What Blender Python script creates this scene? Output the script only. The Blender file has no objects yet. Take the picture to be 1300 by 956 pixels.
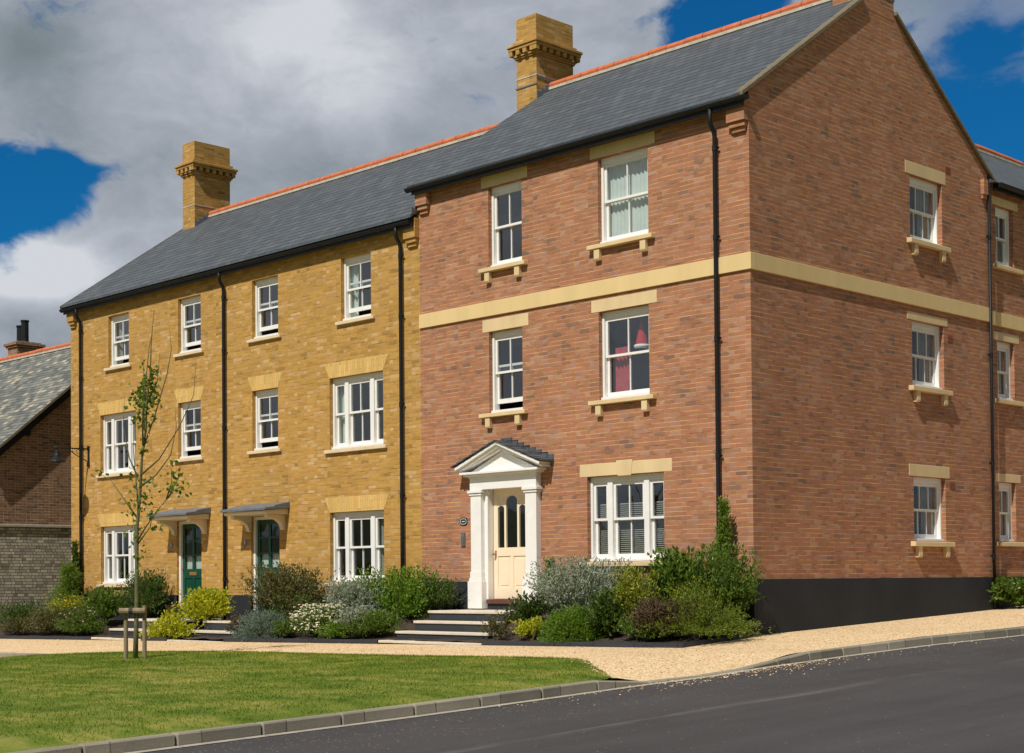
import bpy, bmesh, math, random
import numpy as np
from mathutils import Vector, Matrix
R = math.radians
random.seed(7)
rng = np.random.default_rng(11)
scene = bpy.context.scene
COL = scene.collection

# ------------------------------------------------------------------ camera
cam = bpy.data.cameras.new('camera')
camo = bpy.data.objects.new('camera', cam)
COL.objects.link(camo)
r_ = Vector((0.70454374, 0.70961079, -0.00840519)); u_ = Vector((0.02031168, -0.00832471, 0.99975904)); f_ = Vector((-0.70936983, 0.7045447, 0.02027851))
camo.matrix_world = Matrix(((r_.x, u_.x, -f_.x, 14.9107), (r_.y, u_.y, -f_.y, -20.1843), (r_.z, u_.z, -f_.z, 0.0126), (0, 0, 0, 1)))
cam.sensor_width = 36.0
cam.lens = 1981.43 / 1300 * 36
cam.shift_x = -2.02 / 1300
cam.shift_y = 218.5 / 1300
cam.clip_start = 0.1
cam.clip_end = 6000
scene.camera = camo
scene.view_settings.view_transform = 'Standard'
scene.view_settings.look = 'None'
scene.view_settings.exposure = 0
scene.view_settings.gamma = 1

# ------------------------------------------------------------------ sun + sky
SUN = Vector((0.24, -1.0, 1.25)).normalized()
sl = bpy.data.lights.new('sun', 'SUN')
sl.energy = 4.55
sl.angle = R(0.5)
sl.color = (1.0, 0.955, 0.87)
so = bpy.data.objects.new('sun', sl)
so.rotation_euler = SUN.to_track_quat('Z', 'Y').to_euler()
so.location = (20, -30, 40)
COL.objects.link(so)


class NT:
    """small node helper"""
    def __init__(self, tree):
        self.t = tree
        self.n = tree.nodes
        self.l = tree.links

    def new(self, typ, **kw):
        nd = self.n.new(typ)
        for k, v in kw.items():
            setattr(nd, k, v)
        return nd

    def put(self, sock, val):
        if hasattr(val, 'links') or isinstance(val, bpy.types.NodeSocket):
            self.l.new(val, sock)
        else:
            sock.default_value = val

    def math(self, op, a, b=0.0, c=0.0, clamp=False):
        nd = self.new('ShaderNodeMath', operation=op, use_clamp=clamp)
        self.put(nd.inputs[0], a)
        self.put(nd.inputs[1], b)
        if len(nd.inputs) > 2:
            self.put(nd.inputs[2], c)
        return nd.outputs[0]

    def ramp(self, fac, stops, interp='LINEAR'):
        nd = self.new('ShaderNodeValToRGB')
        cr = nd.color_ramp
        cr.interpolation = interp
        while len(cr.elements) < len(stops):
            cr.elements.new(0.5)
        for e, (p, c) in zip(cr.elements, stops):
            e.position = p
            e.color = (c[0], c[1], c[2], 1) if len(c) == 3 else c
        self.put(nd.inputs[0], fac)
        return nd.outputs[0]

    def noise(self, vec, scale, detail=4.0, rough=0.55, dist=0.0):
        nd = self.new('ShaderNodeTexNoise')
        if vec is not None:
            self.l.new(vec, nd.inputs['Vector'])
        nd.inputs['Scale'].default_value = scale
        nd.inputs['Detail'].default_value = detail
        nd.inputs['Roughness'].default_value = rough
        nd.inputs['Distortion'].default_value = dist
        return nd.outputs['Fac']

    def mix(self, fac, a, b, blend='MIX'):
        nd = self.new('ShaderNodeMix', data_type='RGBA', blend_type=blend)
        self.put(nd.inputs[0], fac)
        for s, v in ((nd.inputs[6], a), (nd.inputs[7], b)):
            if isinstance(v, tuple) and len(v) == 3:
                v = (*v, 1)
            self.put(s, v)
        return nd.outputs[2]

    def comb(self, x, y, z=0.0):
        nd = self.new('ShaderNodeCombineXYZ')
        for s, v in zip(nd.inputs, (x, y, z)):
            self.put(s, v)
        return nd.outputs[0]

    def smooth(self, v, a, b):
        nd = self.new('ShaderNodeMapRange', interpolation_type='SMOOTHSTEP')
        self.put(nd.inputs[0], v)
        nd.inputs[1].default_value = a
        nd.inputs[2].default_value = b
        return nd.outputs[0]


world = bpy.data.worlds.new('World')
scene.world = world
world.use_nodes = True
wn = NT(world.node_tree)
wn.n.clear()
sky = wn.new('ShaderNodeTexSky', sky_type='NISHITA')
sky.sun_disc = False
sky.sun_elevation = math.asin(SUN.z)
sky.sun_rotation = math.atan2(SUN.x, SUN.y)
sky.altitude = 100
sky.air_density = 1.0
sky.dust_density = 0.3
sky.ozone_density = 2.5
tc = wn.new('ShaderNodeTexCoord')
D = tc.outputs['Generated']
sx = wn.new('ShaderNodeSeparateXYZ')
wn.l.new(D, sx.inputs[0])
AZ = wn.math('MULTIPLY', wn.math('ARCTAN2', sx.outputs[0], sx.outputs[1]), 57.29578)
EL = wn.math('MULTIPLY', wn.math('ARCSINE', sx.outputs[2]), 57.29578)
# the deep polarised blue of the clear patches
blue = wn.mix(1.0, sky.outputs[0], (0.035, 0.40, 0.68), 'MULTIPLY')


def blob(a, e, sa, se):
    da = wn.math('DIVIDE', wn.math('SUBTRACT', AZ, a), sa)
    de = wn.math('DIVIDE', wn.math('SUBTRACT', EL, e), se)
    q = wn.math('ADD', wn.math('MULTIPLY', da, da), wn.math('MULTIPLY', de, de))
    return wn.math('POWER', 2.71828, wn.math('MULTIPLY', q, -1.0))


def total(lst):
    acc = 0.0
    for w, b in lst:
        t = wn.math('MULTIPLY', blob(*b), w)
        acc = t if acc == 0.0 else wn.math('ADD', acc, t)
    return acc


mp = wn.new('ShaderNodeMapping')
mp.inputs['Scale'].default_value = (1.0, 1.0, 1.7)
wn.l.new(D, mp.inputs[0])
DV = mp.outputs[0]
# billowing: warp the lookup by a coarser noise
wz = wn.new('ShaderNodeTexNoise')
wn.l.new(DV, wz.inputs['Vector'])
wz.inputs['Scale'].default_value = 11.0
wz.inputs['Detail'].default_value = 5.0
wv = wn.new('ShaderNodeVectorMath', operation='MULTIPLY_ADD')
wn.l.new(wz.outputs['Color'], wv.inputs[0])
wv.inputs[1].default_value = (0.07, 0.07, 0.07)
wn.l.new(DV, wv.inputs[2])
DW = wv.outputs[0]
n1 = wn.noise(DW, 11.0, 9.0, 0.58)
n2 = wn.noise(DW, 34.0, 7.0, 0.6)
clear = total([(1.45, (-62.2, 13.7, 2.3, 1.4)), (1.5, (-64.6, 13.2, 2.6, 1.5)), (1.5, (-37.6, 18.0, 2.2, 2.8)), (0.8, (-36.4, 20.5, 2.6, 1.5)),
               (1.0, (-29.0, 14.6, 3.2, 1.8)), (0.7, (-31.6, 17.0, 1.3, 2.6)), (0.55, (-28.0, 18.0, 2.8, 2.6)), (0.5, (-27.0, 13.5, 4.0, 2.0))])
away = wn.smooth(wn.math('ABSOLUTE', wn.math('ADD', AZ, 47.0)), 26.0, 60.0)
high = wn.smooth(EL, 24.0, 42.0)
away = wn.math('MAXIMUM', away, high)
cov = wn.math('ADD', wn.math('MULTIPLY', wn.math('SUBTRACT', n1, 0.5), 2.6), wn.math('MULTIPLY', wn.math('SUBTRACT', n2, 0.5), 1.1))
cov = wn.math('ADD', cov, 0.86)
unseen_bank = blob(-128.0, 12.0, 26.0, 11.0)  # bright clouds added out of view for pane reflections and fill on the front
cov = wn.math('ADD', wn.math('SUBTRACT', cov, clear), wn.math('MULTIPLY', unseen_bank, 0.7))
cov = wn.math('SUBTRACT', cov, wn.math('MULTIPLY', away, 0.32))
dens = wn.smooth(cov, -0.04, 0.58)
# the wisps on the right are thin
thin = blob(-27.6, 18.0, 3.4, 3.6)
dens = wn.math('MULTIPLY', dens, wn.math('SUBTRACT', 1.0, wn.math('MULTIPLY', thin, 0.62)))
# light and shade inside the cloud mass
n3 = wn.noise(DW, 5.5, 7.0, 0.55)
n4 = wn.noise(DW, 20.0, 7.0, 0.6)
lum = wn.math('ADD', wn.math('MULTIPLY', wn.math('SUBTRACT', n3, 0.5), 1.45), wn.math('MULTIPLY', wn.math('SUBTRACT', n4, 0.5), 0.55))
shade = total([(0.05, (-47.0, 17.0, 9.0, 3.0)), (0.3, (-128.0, 12.0, 24.0, 10.0)), (0.34, (-53.0, 19.0, 4.2, 1.7)), (1.2, (-62.8, 10.9, 2.6, 1.0)), (0.14, (-59.0, 18.6, 2.0, 1.6)), (-0.30, (-51.5, 14.4, 4.5, 1.5)), (-0.16, (-47.5, 16.2, 2.6, 1.3)), (-0.22, (-62.6, 18.2, 1.4, 1.0)), (0.1, (-28.0, 19.0, 3.0, 1.6)), (0.2, (-45.5, 19.8, 3.4, 1.2)), (0.12, (-58.2, 15.6, 2.0, 1.4))])
lum = wn.math('ADD', wn.math('ADD', lum, shade), 0.50)
rim = wn.math('MULTIPLY', dens, wn.math('SUBTRACT', 1.0, wn.smooth(cov, 0.25, 0.8)))
lum = wn.math('ADD', lum, wn.math('MULTIPLY', rim, 0.12))
ccol = wn.ramp(lum, [(0.0, (0.165, 0.20, 0.215)), (0.3, (0.24, 0.28, 0.31)), (0.55, (0.36, 0.39, 0.44)), (0.8, (0.50, 0.53, 0.585)), (1.0, (0.66, 0.68, 0.72))])
kk = wn.math('MULTIPLY', wn.math('SUBTRACT', 1.0, wn.math('MULTIPLY', wn.math('MULTIPLY', away, wn.math('SUBTRACT', 1.0, unseen_bank)), 0.38)), 10.0)
cloud_em = wn.mix(1.0, ccol, wn.comb(kk, kk, kk), 'MULTIPLY')
mixc = wn.mix(wn.math('MULTIPLY', dens, 0.97), blue, cloud_em)
bg = wn.new('ShaderNodeBackground')
bg.inputs['Strength'].default_value = 0.10
wn.l.new(mixc, bg.inputs['Color'])
wo = wn.new('ShaderNodeOutputWorld')
wn.l.new(bg.outputs[0], wo.inputs['Surface'])

# ------------------------------------------------------------------ materials
MATS = {}


def base_mat(name):
    m = bpy.data.materials.new(name)
    m.use_nodes = True
    t = NT(m.node_tree)
    p = t.n['Principled BSDF']
    MATS[name] = m
    return m, t, p


def plain(name, col, rough=0.6, var=0.15, scale=6.0, metal=0.0, bump=0.0, bscale=60.0, spec=0.5, streak=False):
    m, t, p = base_mat(name)
    tcn = t.new('ShaderNodeTexCoord').outputs['Object']
    v = tcn
    if streak:
        mpn = t.new('ShaderNodeMapping')
        mpn.inputs['Scale'].default_value = (1, 1, 0.25)
        t.l.new(tcn, mpn.inputs[0])
        v = mpn.outputs[0]
    n = t.noise(v, scale, 6, 0.6)
    lo = tuple(c * (1 - var) for c in col)
    hi = tuple(min(1, c * (1 + var)) for c in col)
    c = t.ramp(n, [(0.3, lo), (0.7, hi)])
    t.l.new(c, p.inputs['Base Color'])
    p.inputs['Roughness'].default_value = rough
    p.inputs['Metallic'].default_value = metal
    p.inputs['Specular IOR Level'].default_value = spec
    if bump:
        b = t.new('ShaderNodeBump')
        b.inputs['Strength'].default_value = 1.0
        b.inputs['Distance'].default_value = bump
        t.l.new(t.noise(tcn, bscale, 5, 0.6), b.inputs['Height'])
        t.l.new(b.outputs[0], p.inputs['Normal'])
    return m


def tiles(name, w, h, mw, mh, palette, mortar, bump=0.004, rough=0.9, kv=1.0, slab=False, patch=None, patch_amt=0.0, jitter=0.0, dark=0.0, stain=0.25, soldier=False, headers=True, spec=0.3, off=0.5, bedk=1.0, perpk=1.0):
    """individually coloured bricks / slates laid in running bond, on world-size coordinates"""
    m, t, p = base_mat(name)
    tcn = t.new('ShaderNodeTexCoord').outputs['Object']
    s = t.new('ShaderNodeSeparateXYZ')
    t.l.new(tcn, s.inputs[0])
    g = t.new('ShaderNodeNewGeometry')
    gs = t.new('ShaderNodeSeparateXYZ')
    t.l.new(g.outputs['True Normal'], gs.inputs[0])
    sel = t.math('GREATER_THAN', t.math('ABSOLUTE', gs.outputs[0]), t.math('ABSOLUTE', gs.outputs[1]))
    u = t.math('ADD', t.math('MULTIPLY', sel, s.outputs[1]), t.math('MULTIPLY', t.math('SUBTRACT', 1.0, sel), s.outputs[0]))
    if slab:
        v = t.math('MULTIPLY', s.outputs[2], kv)
    else:
        v = s.outputs[2]
    u = t.math('ADD', u, t.math('MULTIPLY', t.math('SUBTRACT', t.noise(tcn, 9.0, 3), 0.5), 0.02))
    if soldier:
        u, v = v, u
    # slight waviness of the courses
    wob = t.math('MULTIPLY', t.math('SUBTRACT', t.noise(tcn, 1.7, 3), 0.5), 0.012 if not slab else 0.008)
    v = t.math('ADD', v, wob)
    vr = t.math('DIVIDE', v, h)
    row = t.math('FLOOR', vr)
    fv = t.math('SUBTRACT', vr, row)
    rr = t.new('ShaderNodeTexWhiteNoise', noise_dimensions='1D')
    t.l.new(row, rr.inputs['W'])
    shift = t.math('ADD', t.math('MULTIPLY', t.math('MODULO', t.math('ABSOLUTE', row), 2.0), off), t.math('MULTIPLY', rr.outputs['Value'], jitter))
    ur = t.math('ADD', t.math('DIVIDE', u, w), shift)
    if headers:   # every course alternates long and short faces (Flemish bond): period 1.5 stretchers
        per = t.math('DIVIDE', ur, 1.5)
        k = t.math('FLOOR', per)
        fr = t.math('MULTIPLY', t.math('SUBTRACT', per, k), 1.5)
        ishead = t.math('GREATER_THAN', fr, 1.0)
        col = t.math('ADD', t.math('MULTIPLY', k, 2.0), ishead)
        fu = t.math('ADD', t.math('MULTIPLY', t.math('SUBTRACT', 1.0, ishead), fr), t.math('MULTIPLY', ishead, t.math('SUBTRACT', fr, 1.0)))
        span = t.math('SUBTRACT', 1.0, t.math('MULTIPLY', ishead, 0.5))
    else:
        col = t.math('FLOOR', ur)
        fu = t.math('SUBTRACT', ur, col)
        span = 1.0
    wnz = t.new('ShaderNodeTexWhiteNoise', noise_dimensions='2D')
    t.l.new(t.comb(col, row), wnz.inputs['Vector'])
    rnd = wnz.outputs['Value']
    if patch_amt:
        big = t.noise(tcn, patch or 0.6, 4, 0.6)
        rnd = t.math('ADD', rnd, t.math('MULTIPLY', t.math('SUBTRACT', big, 0.5), patch_amt), clamp=True)
    n = len(palette)
    tot = sum(q[0] for q in palette)
    acc, stops = 0.0, []
    for q, c in palette:
        stops.append((acc / tot, c))
        acc += q
    colr = t.ramp(rnd, stops, 'LINEAR' if not slab else 'CONSTANT')
    sec = t.new('ShaderNodeSeparateColor')
    t.l.new(wnz.outputs['Color'], sec.inputs[0])
    val = t.math('ADD', 0.91, t.math('MULTIPLY', sec.outputs[1], 0.18))
    fine = t.noise(tcn, 45.0, 4, 0.65)
    val = t.math('MULTIPLY', val, t.math('ADD', 0.8, t.math('MULTIPLY', fine, 0.4)))
    colr = t.mix(1.0, colr, t.comb(val, val, val), 'MULTIPLY')
    # joints
    a = t.math('LESS_THAN', fv, mh / h)
    b = t.math('LESS_THAN', fu, mw / w)
    joint = t.math('MAXIMUM', a, b)
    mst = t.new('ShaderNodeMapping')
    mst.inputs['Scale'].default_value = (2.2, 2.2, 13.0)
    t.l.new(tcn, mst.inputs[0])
    mcol = t.ramp(t.noise(mst.outputs[0], 1.0, 4, 0.7), [(0.36, tuple(c * 0.30 for c in mortar)), (0.5, tuple(c * 0.9 for c in mortar)), (0.68, tuple(min(1, c * 1.28) for c in mortar))])  # joint colour streaked dark, painting in the shade line under each course
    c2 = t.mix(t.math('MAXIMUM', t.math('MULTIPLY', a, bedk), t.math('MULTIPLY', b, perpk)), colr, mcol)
    if stain:
        st = t.noise(tcn, 0.9, 6, 0.65)
        st = t.math('ADD', 1.0 - stain * 0.5, t.math('MULTIPLY', st, stain))
        c2 = t.mix(1.0, c2, t.comb(st, st, st), 'MULTIPLY')
    t.l.new(c2, p.inputs['Base Color'])
    p.inputs['Roughness'].default_value = rough
    p.inputs['Specular IOR Level'].default_value = spec
    bp = t.new('ShaderNodeBump')
    bp.inputs['Strength'].default_value = 1.0
    bp.inputs['Distance'].default_value = bump
    if slab:   # lapped slates: each one thickest at its lower edge
        hgt = t.math('ADD', t.math('MULTIPLY', t.math('SUBTRACT', 1.0, fv), 1.0), t.math('MULTIPLY', sec.outputs[2], 0.6))
        hgt = t.math('SUBTRACT', hgt, t.math('MULTIPLY', b, 0.8))
    else:
        hgt = t.math('ADD', t.math('SUBTRACT', 1.0, joint), t.math('ADD', t.math('MULTIPLY', fine, 0.7), t.math('MULTIPLY', sec.outputs[2], 0.5)))
    t.l.new(hgt, bp.inputs['Height'])
    t.l.new(bp.outputs[0], p.inputs['Normal'])
    return m


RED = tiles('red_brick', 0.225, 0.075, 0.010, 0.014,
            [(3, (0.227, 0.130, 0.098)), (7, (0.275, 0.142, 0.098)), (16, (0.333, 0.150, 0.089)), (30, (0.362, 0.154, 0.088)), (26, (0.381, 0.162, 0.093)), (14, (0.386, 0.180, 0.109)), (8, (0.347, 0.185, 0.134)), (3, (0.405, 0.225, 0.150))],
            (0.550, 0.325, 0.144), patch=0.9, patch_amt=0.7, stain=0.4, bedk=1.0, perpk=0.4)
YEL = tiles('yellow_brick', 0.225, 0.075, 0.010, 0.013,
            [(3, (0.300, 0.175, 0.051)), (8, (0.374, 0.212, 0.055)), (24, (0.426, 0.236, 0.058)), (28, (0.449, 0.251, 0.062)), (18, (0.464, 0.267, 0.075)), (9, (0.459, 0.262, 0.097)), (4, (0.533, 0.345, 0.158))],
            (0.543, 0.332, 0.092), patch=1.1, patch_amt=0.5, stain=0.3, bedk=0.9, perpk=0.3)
YGAUGE = tiles('gauged_yellow_brick', 0.30, 0.075, 0.004, 0.006,
               [(5, (0.62, 0.40, 0.13)), (6, (0.655, 0.43, 0.15)), (4, (0.60, 0.385, 0.125))], (0.50, 0.31, 0.10), bump=0.002, stain=0.15, soldier=True, headers=False)
BROWN = tiles('brown_brick', 0.225, 0.075, 0.011, 0.011,
              [(5, (0.13, 0.085, 0.06)), (8, (0.20, 0.12, 0.075)), (9, (0.25, 0.14, 0.085)), (4, (0.30, 0.17, 0.10))], (0.52, 0.38, 0.24), patch_amt=0.4, stain=0.3)
SLATE = tiles('blue_slate', 0.25, 0.135, 0.012, 0.022,
              [(5, (0.068, 0.079, 0.090)), (8, (0.076, 0.087, 0.099)), (6, (0.084, 0.095, 0.107)), (3, (0.094, 0.105, 0.116))], (0.030, 0.034, 0.038),
              bump=0.012, rough=0.6, slab=True, stain=0.22, headers=False, jitter=0.0, spec=0.35, perpk=0.8)
OLDSLATE = tiles('stone_slate', 0.27, 0.10, 0.008, 0.012,
                 [(6, (0.105, 0.112, 0.105)), (8, (0.14, 0.148, 0.135)), (6, (0.19, 0.19, 0.165)), (3, (0.25, 0.235, 0.19)), (2, (0.35, 0.315, 0.235))], (0.05, 0.05, 0.05),
                 bump=0.012, rough=0.8, slab=True, stain=0.35, headers=False, jitter=0.5)
PAVE = plain('step_stone', (0.60, 0.53, 0.43), 0.8, 0.12, 5, bump=0.002)
BLACKBRICK = tiles('black_engineering_brick', 0.44, 0.5, 0.006, 0.004, [(3, (0.030, 0.032, 0.038)), (3, (0.036, 0.039, 0.046))], (0.055, 0.055, 0.058), bump=0.002, stain=0.4, headers=False, rough=0.55)
STONE = plain('cast_stone', (0.66, 0.50, 0.275), 0.85, 0.10, 2.5, bump=0.0012, streak=True)
BAND = plain('string_stone', (0.69, 0.51, 0.245), 0.85, 0.07, 2.0, bump=0.001, streak=True)
SILL = plain('pale_stone', (0.66, 0.54, 0.36), 0.85, 0.1, 3.0, bump=0.001)
PLINTH = plain('black_plinth', (0.021, 0.023, 0.027), 0.75, 0.25, 1.2, bump=0.0015, spec=0.3)
WHITE = plain('white_paint', (0.80, 0.785, 0.76), 0.35, 0.035, 5)
CREAM = plain('cream_paint', (0.83, 0.685, 0.50), 0.35, 0.03, 4)
SOFFIT = plain('cream_soffit', (0.72, 0.62, 0.46), 0.6, 0.05, 4)
GREEN = plain('green_paint', (0.005, 0.058, 0.033), 0.3, 0.1, 4)
BLACK = plain('black_iron', (0.010, 0.011, 0.013), 0.5, 0.2, 8, spec=0.25)
LEAD = plain('lead_sheet', (0.13, 0.145, 0.17), 0.5, 0.2, 6, bump=0.002, bscale=14)
TERRA = plain('terracotta', (0.52, 0.135, 0.05), 0.8, 0.22, 7, bump=0.002)
AIRB = plain('terracotta_vent', (0.28, 0.085, 0.045), 0.85, 0.2, 20)
MORTAR = plain('pale_mortar', (0.50, 0.45, 0.36), 0.9, 0.25, 9, bump=0.003)
BRASS = plain('brass', (0.50, 0.27, 0.09), 0.4, 0.2, 10, metal=0.6)
INT = plain('dark_interior', (0.24, 0.225, 0.20), 0.9, 0.1, 1)
LACE = plain('net_curtain', (0.62, 0.68, 0.62), 0.9, 0.08, 5)
DRAPE = plain('dark_curtain', (0.30, 0.29, 0.25), 0.9, 0.15, 5)
REDCLOTH = plain('red_cloth', (0.50, 0.03, 0.035), 0.9, 0.1, 10)
PINKCLOTH = plain('pink_red_curtain', (0.42, 0.07, 0.08), 0.9, 0.2, 8)
FUR = plain('white_fur', (0.8, 0.8, 0.8), 0.95, 0.05, 30)
WOODRED = plain('red_tile_threshold', (0.11, 0.035, 0.025), 0.6, 0.2, 10)
GREY = plain('grey_metal', (0.095, 0.095, 0.10), 0.5, 0.1, 10)
PLAQUEB = plain('blue_grey_enamel', (0.16, 0.20, 0.30), 0.4, 0.1, 10)
CHALK = plain('white_enamel', (0.7, 0.7, 0.68), 0.4, 0.05, 10)
STAKE = plain('weathered_timber', (0.23, 0.175, 0.105), 0.85, 0.3, 18, bump=0.003, streak=True)
RUBBER = plain('black_rubber', (0.02, 0.02, 0.02), 0.7, 0.2, 10)
BARK = plain('young_bark', (0.12, 0.115, 0.05), 0.85, 0.35, 25, bump=0.002)
STEM = plain('shrub_stem', (0.085, 0.058, 0.035), 0.9, 0.3, 25)
KERB = tiles('kerb_stone', 0.9, 2.0, 0.012, 0.004, [(3, (0.23, 0.205, 0.155)), (3, (0.28, 0.25, 0.19)), (2, (0.20, 0.18, 0.14))], (0.12, 0.10, 0.08), bump=0.006, stain=0.9, headers=False)
VERGE = plain('verge_mortar', (0.17, 0.135, 0.085), 0.9, 0.25, 12, bump=0.004)


RUBBLE = tiles('rubble_stone', 0.21, 0.082, 0.02, 0.016,
               [(4, (0.25, 0.21, 0.165)), (8, (0.37, 0.325, 0.265)), (8, (0.48, 0.42, 0.34)), (4, (0.60, 0.53, 0.41))], (0.19, 0.16, 0.12), bump=0.025, stain=0.5, jitter=0.9, patch_amt=0.3, perpk=0.9)


def ground_mats():
    m, t, p = base_mat('gravel')
    tcn = t.new('ShaderNodeTexCoord').outputs['Object']
    vo = t.new('ShaderNodeTexVoronoi', feature='F1')
    vo.inputs['Scale'].default_value = 54.0
    t.l.new(tcn, vo.inputs['Vector'])
    sp = t.new('ShaderNodeSeparateColor')
    t.l.new(vo.outputs['Color'], sp.inputs[0])
    c = t.ramp(sp.outputs[0], [(0.0, (0.30, 0.175, 0.07)), (0.18, (0.54, 0.345, 0.145)), (0.5, (0.71, 0.50, 0.27)), (0.8, (0.78, 0.585, 0.36)), (1.0, (0.84, 0.73, 0.56))])
    big = t.noise(tcn, 0.7, 6, 0.6)
    bv = t.math('ADD', 0.83, t.math('MULTIPLY', big, 0.34))
    c = t.mix(1.0, c, t.comb(bv, bv, bv), 'MULTIPLY')
    t.l.new(c, p.inputs['Base Color'])
    p.inputs['Roughness'].default_value = 0.9
    b = t.new('ShaderNodeBump')
    b.inputs['Distance'].default_value = 0.007
    t.l.new(t.math('SUBTRACT', 1.0, vo.outputs['Distance']), b.inputs['Height'])
    t.l.new(b.outputs[0], p.inputs['Normal'])

    m2, t, p = base_mat('asphalt')
    tcn = t.new('ShaderNodeTexCoord').outputs['Object']
    mpn = t.new('ShaderNodeMapping')
    mpn.inputs['Scale'].default_value = (1.0, 0.12, 1.0)
    t.l.new(tcn, mpn.inputs[0])
    f = t.noise(tcn, 70, 4, 0.75)
    g = t.noise(mpn.outputs[0], 1.6, 6, 0.6)
    c = t.ramp(f, [(0.25, (0.030, 0.027, 0.028)), (0.55, (0.050, 0.046, 0.047)), (0.8, (0.115, 0.102, 0.095))])
    gv = t.math('ADD', 0.45, t.math('MULTIPLY', g, 1.1))
    pw = t.noise(tcn, 0.55, 5, 0.6)
    gv = t.math('MULTIPLY', gv, t.math('ADD', 0.7, t.math('MULTIPLY', pw, 0.6)))
    c = t.mix(1.0, c, t.comb(gv, gv, gv), 'MULTIPLY')
    # grit washed off the path, thickest near the kerb
    s = t.new('ShaderNodeSeparateXYZ')
    t.l.new(tcn, s.inputs[0])
    near = t.math('SUBTRACT', 1.0, t.smooth(s.outputs[0], 3.0, 5.2))
    vo = t.new('ShaderNodeTexVoronoi', feature='F1')
    vo.inputs['Scale'].default_value = 34.0
    t.l.new(tcn, vo.inputs['Vector'])
    sp = t.new('ShaderNodeSeparateColor')
    t.l.new(vo.outputs['Color'], sp.inputs[0])
    grit = t.math('MULTIPLY', t.math('GREATER_THAN', sp.outputs[0], 0.90), t.math('LESS_THAN', vo.outputs['Distance'], 0.33))
    grit = t.math('MULTIPLY', grit, t.math('GREATER_THAN', t.math('ADD', near, 0.06), sp.outputs[1]))
    c = t.mix(t.math('MULTIPLY', grit, 0.7), c, (0.40, 0.31, 0.19))
    # worn pale streak where two strips of tarmac meet
    sk = t.math('SUBTRACT', 1.0, t.smooth(t.math('ABSOLUTE', t.math('SUBTRACT', s.outputs[0], t.math('ADD', 5.1, t.math('MULTIPLY', t.noise(mpn.outputs[0], 0.6, 3), 0.4)))), 0.02, 0.16))
    sk = t.math('MULTIPLY', sk, t.smooth(t.noise(mpn.outputs[0], 3.0, 5, 0.7), 0.42, 0.66))
    c = t.mix(t.math('MULTIPLY', sk, 0.75), c, (0.135, 0.122, 0.112))
    t.l.new(c, p.inputs['Base Color'])
    p.inputs['Roughness'].default_value = 0.85
    b = t.new('ShaderNodeBump')
    b.inputs['Distance'].default_value = 0.004
    t.l.new(f, b.inputs['Height'])
    t.l.new(b.outputs[0], p.inputs['Normal'])

    m3, t, p = base_mat('turf')
    tcn = t.new('ShaderNodeTexCoord').outputs['Object']
    a = t.noise(tcn, 1.3, 7, 0.65)
    f = t.noise(tcn, 40, 4, 0.7)
    mpn = t.new('ShaderNodeMapping')
    mpn.inputs['Rotation'].default_value = (0, 0, R(45))
    mpn.inputs['Scale'].default_value = (0.35, 1.6, 1)
    t.l.new(tcn, mpn.inputs[0])
    st = t.noise(mpn.outputs[0], 2.2, 5, 0.6)
    mixv = t.math('ADD', t.math('MULTIPLY', a, 0.5), t.math('ADD', t.math('MULTIPLY', st, 0.35), t.math('MULTIPLY', f, 0.15)))
    c = t.ramp(mixv, [(0.36, (0.055, 0.095, 0.008)), (0.48, (0.115, 0.155, 0.016)), (0.57, (0.22, 0.21, 0.045)), (0.68, (0.36, 0.29, 0.10))])
    t.l.new(c, p.inputs['Base Color'])
    p.inputs['Roughness'].default_value = 0.9
    p.inputs['Specular IOR Level'].default_value = 0.2

    m4, t, p = base_mat('soil')
    tcn = t.new('ShaderNodeTexCoord').outputs['Object']
    f = t.noise(tcn, 14, 7, 0.7)
    c = t.ramp(f, [(0.3, (0.022, 0.014, 0.009)), (0.7, (0.075, 0.05, 0.032))])
    t.l.new(c, p.inputs['Base Color'])
    p.inputs['Roughness'].default_value = 0.95
    b = t.new('ShaderNodeBump')
    b.inputs['Distance'].default_value = 0.03
    t.l.new(f, b.inputs['Height'])
    t.l.new(b.outputs[0], p.inputs['Normal'])
    plain('dry_earth', (0.38, 0.30, 0.17), 0.95, 0.3, 9, bump=0.01, bscale=25)


ground_mats()


def glass_mat(name, tint, refl):
    m, t, p = base_mat(name)
    t.n.remove(p)
    tr = t.new('ShaderNodeBsdfTransparent')
    tr.inputs[0].default_value = (*tint, 1)
    gl = t.new('ShaderNodeBsdfGlossy')
    gl.inputs['Color'].default_value = (0.95, 0.98, 1, 1)
    gl.inputs['Roughness'].default_value = 0.015
    # old panes are never quite flat
    tcn = t.new('ShaderNodeTexCoord').outputs['Object']
    b = t.new('ShaderNodeBump')
    b.inputs['Distance'].default_value = 0.006
    b.inputs['Strength'].default_value = 0.5
    t.l.new(t.noise(tcn, 1.6, 2, 0.5), b.inputs['Height'])
    t.l.new(b.outputs[0], gl.inputs['Normal'])
    g = t.new('ShaderNodeNewGeometry')
    dt = t.new('ShaderNodeVectorMath', operation='DOT_PRODUCT')
    t.l.new(g.outputs['Normal'], dt.inputs[0])
    t.l.new(g.outputs['Incoming'], dt.inputs[1])
    c = t.math('SUBTRACT', 1.0, t.math('ABSOLUTE', dt.outputs['Value']), clamp=True)
    f0 = ((refl - 1) / (refl + 1)) ** 2
    fz = t.math('ADD', f0, t.math('MULTIPLY', t.math('POWER', c, 5.0), 1 - f0))
    mx = t.new('ShaderNodeMixShader')
    t.l.new(fz, mx.inputs[0])
    t.l.new(tr.outputs[0], mx.inputs[1])
    t.l.new(gl.outputs[0], mx.inputs[2])
    t.l.new(mx.outputs[0], t.n['Material Output'].inputs['Surface'])
    return m


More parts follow.
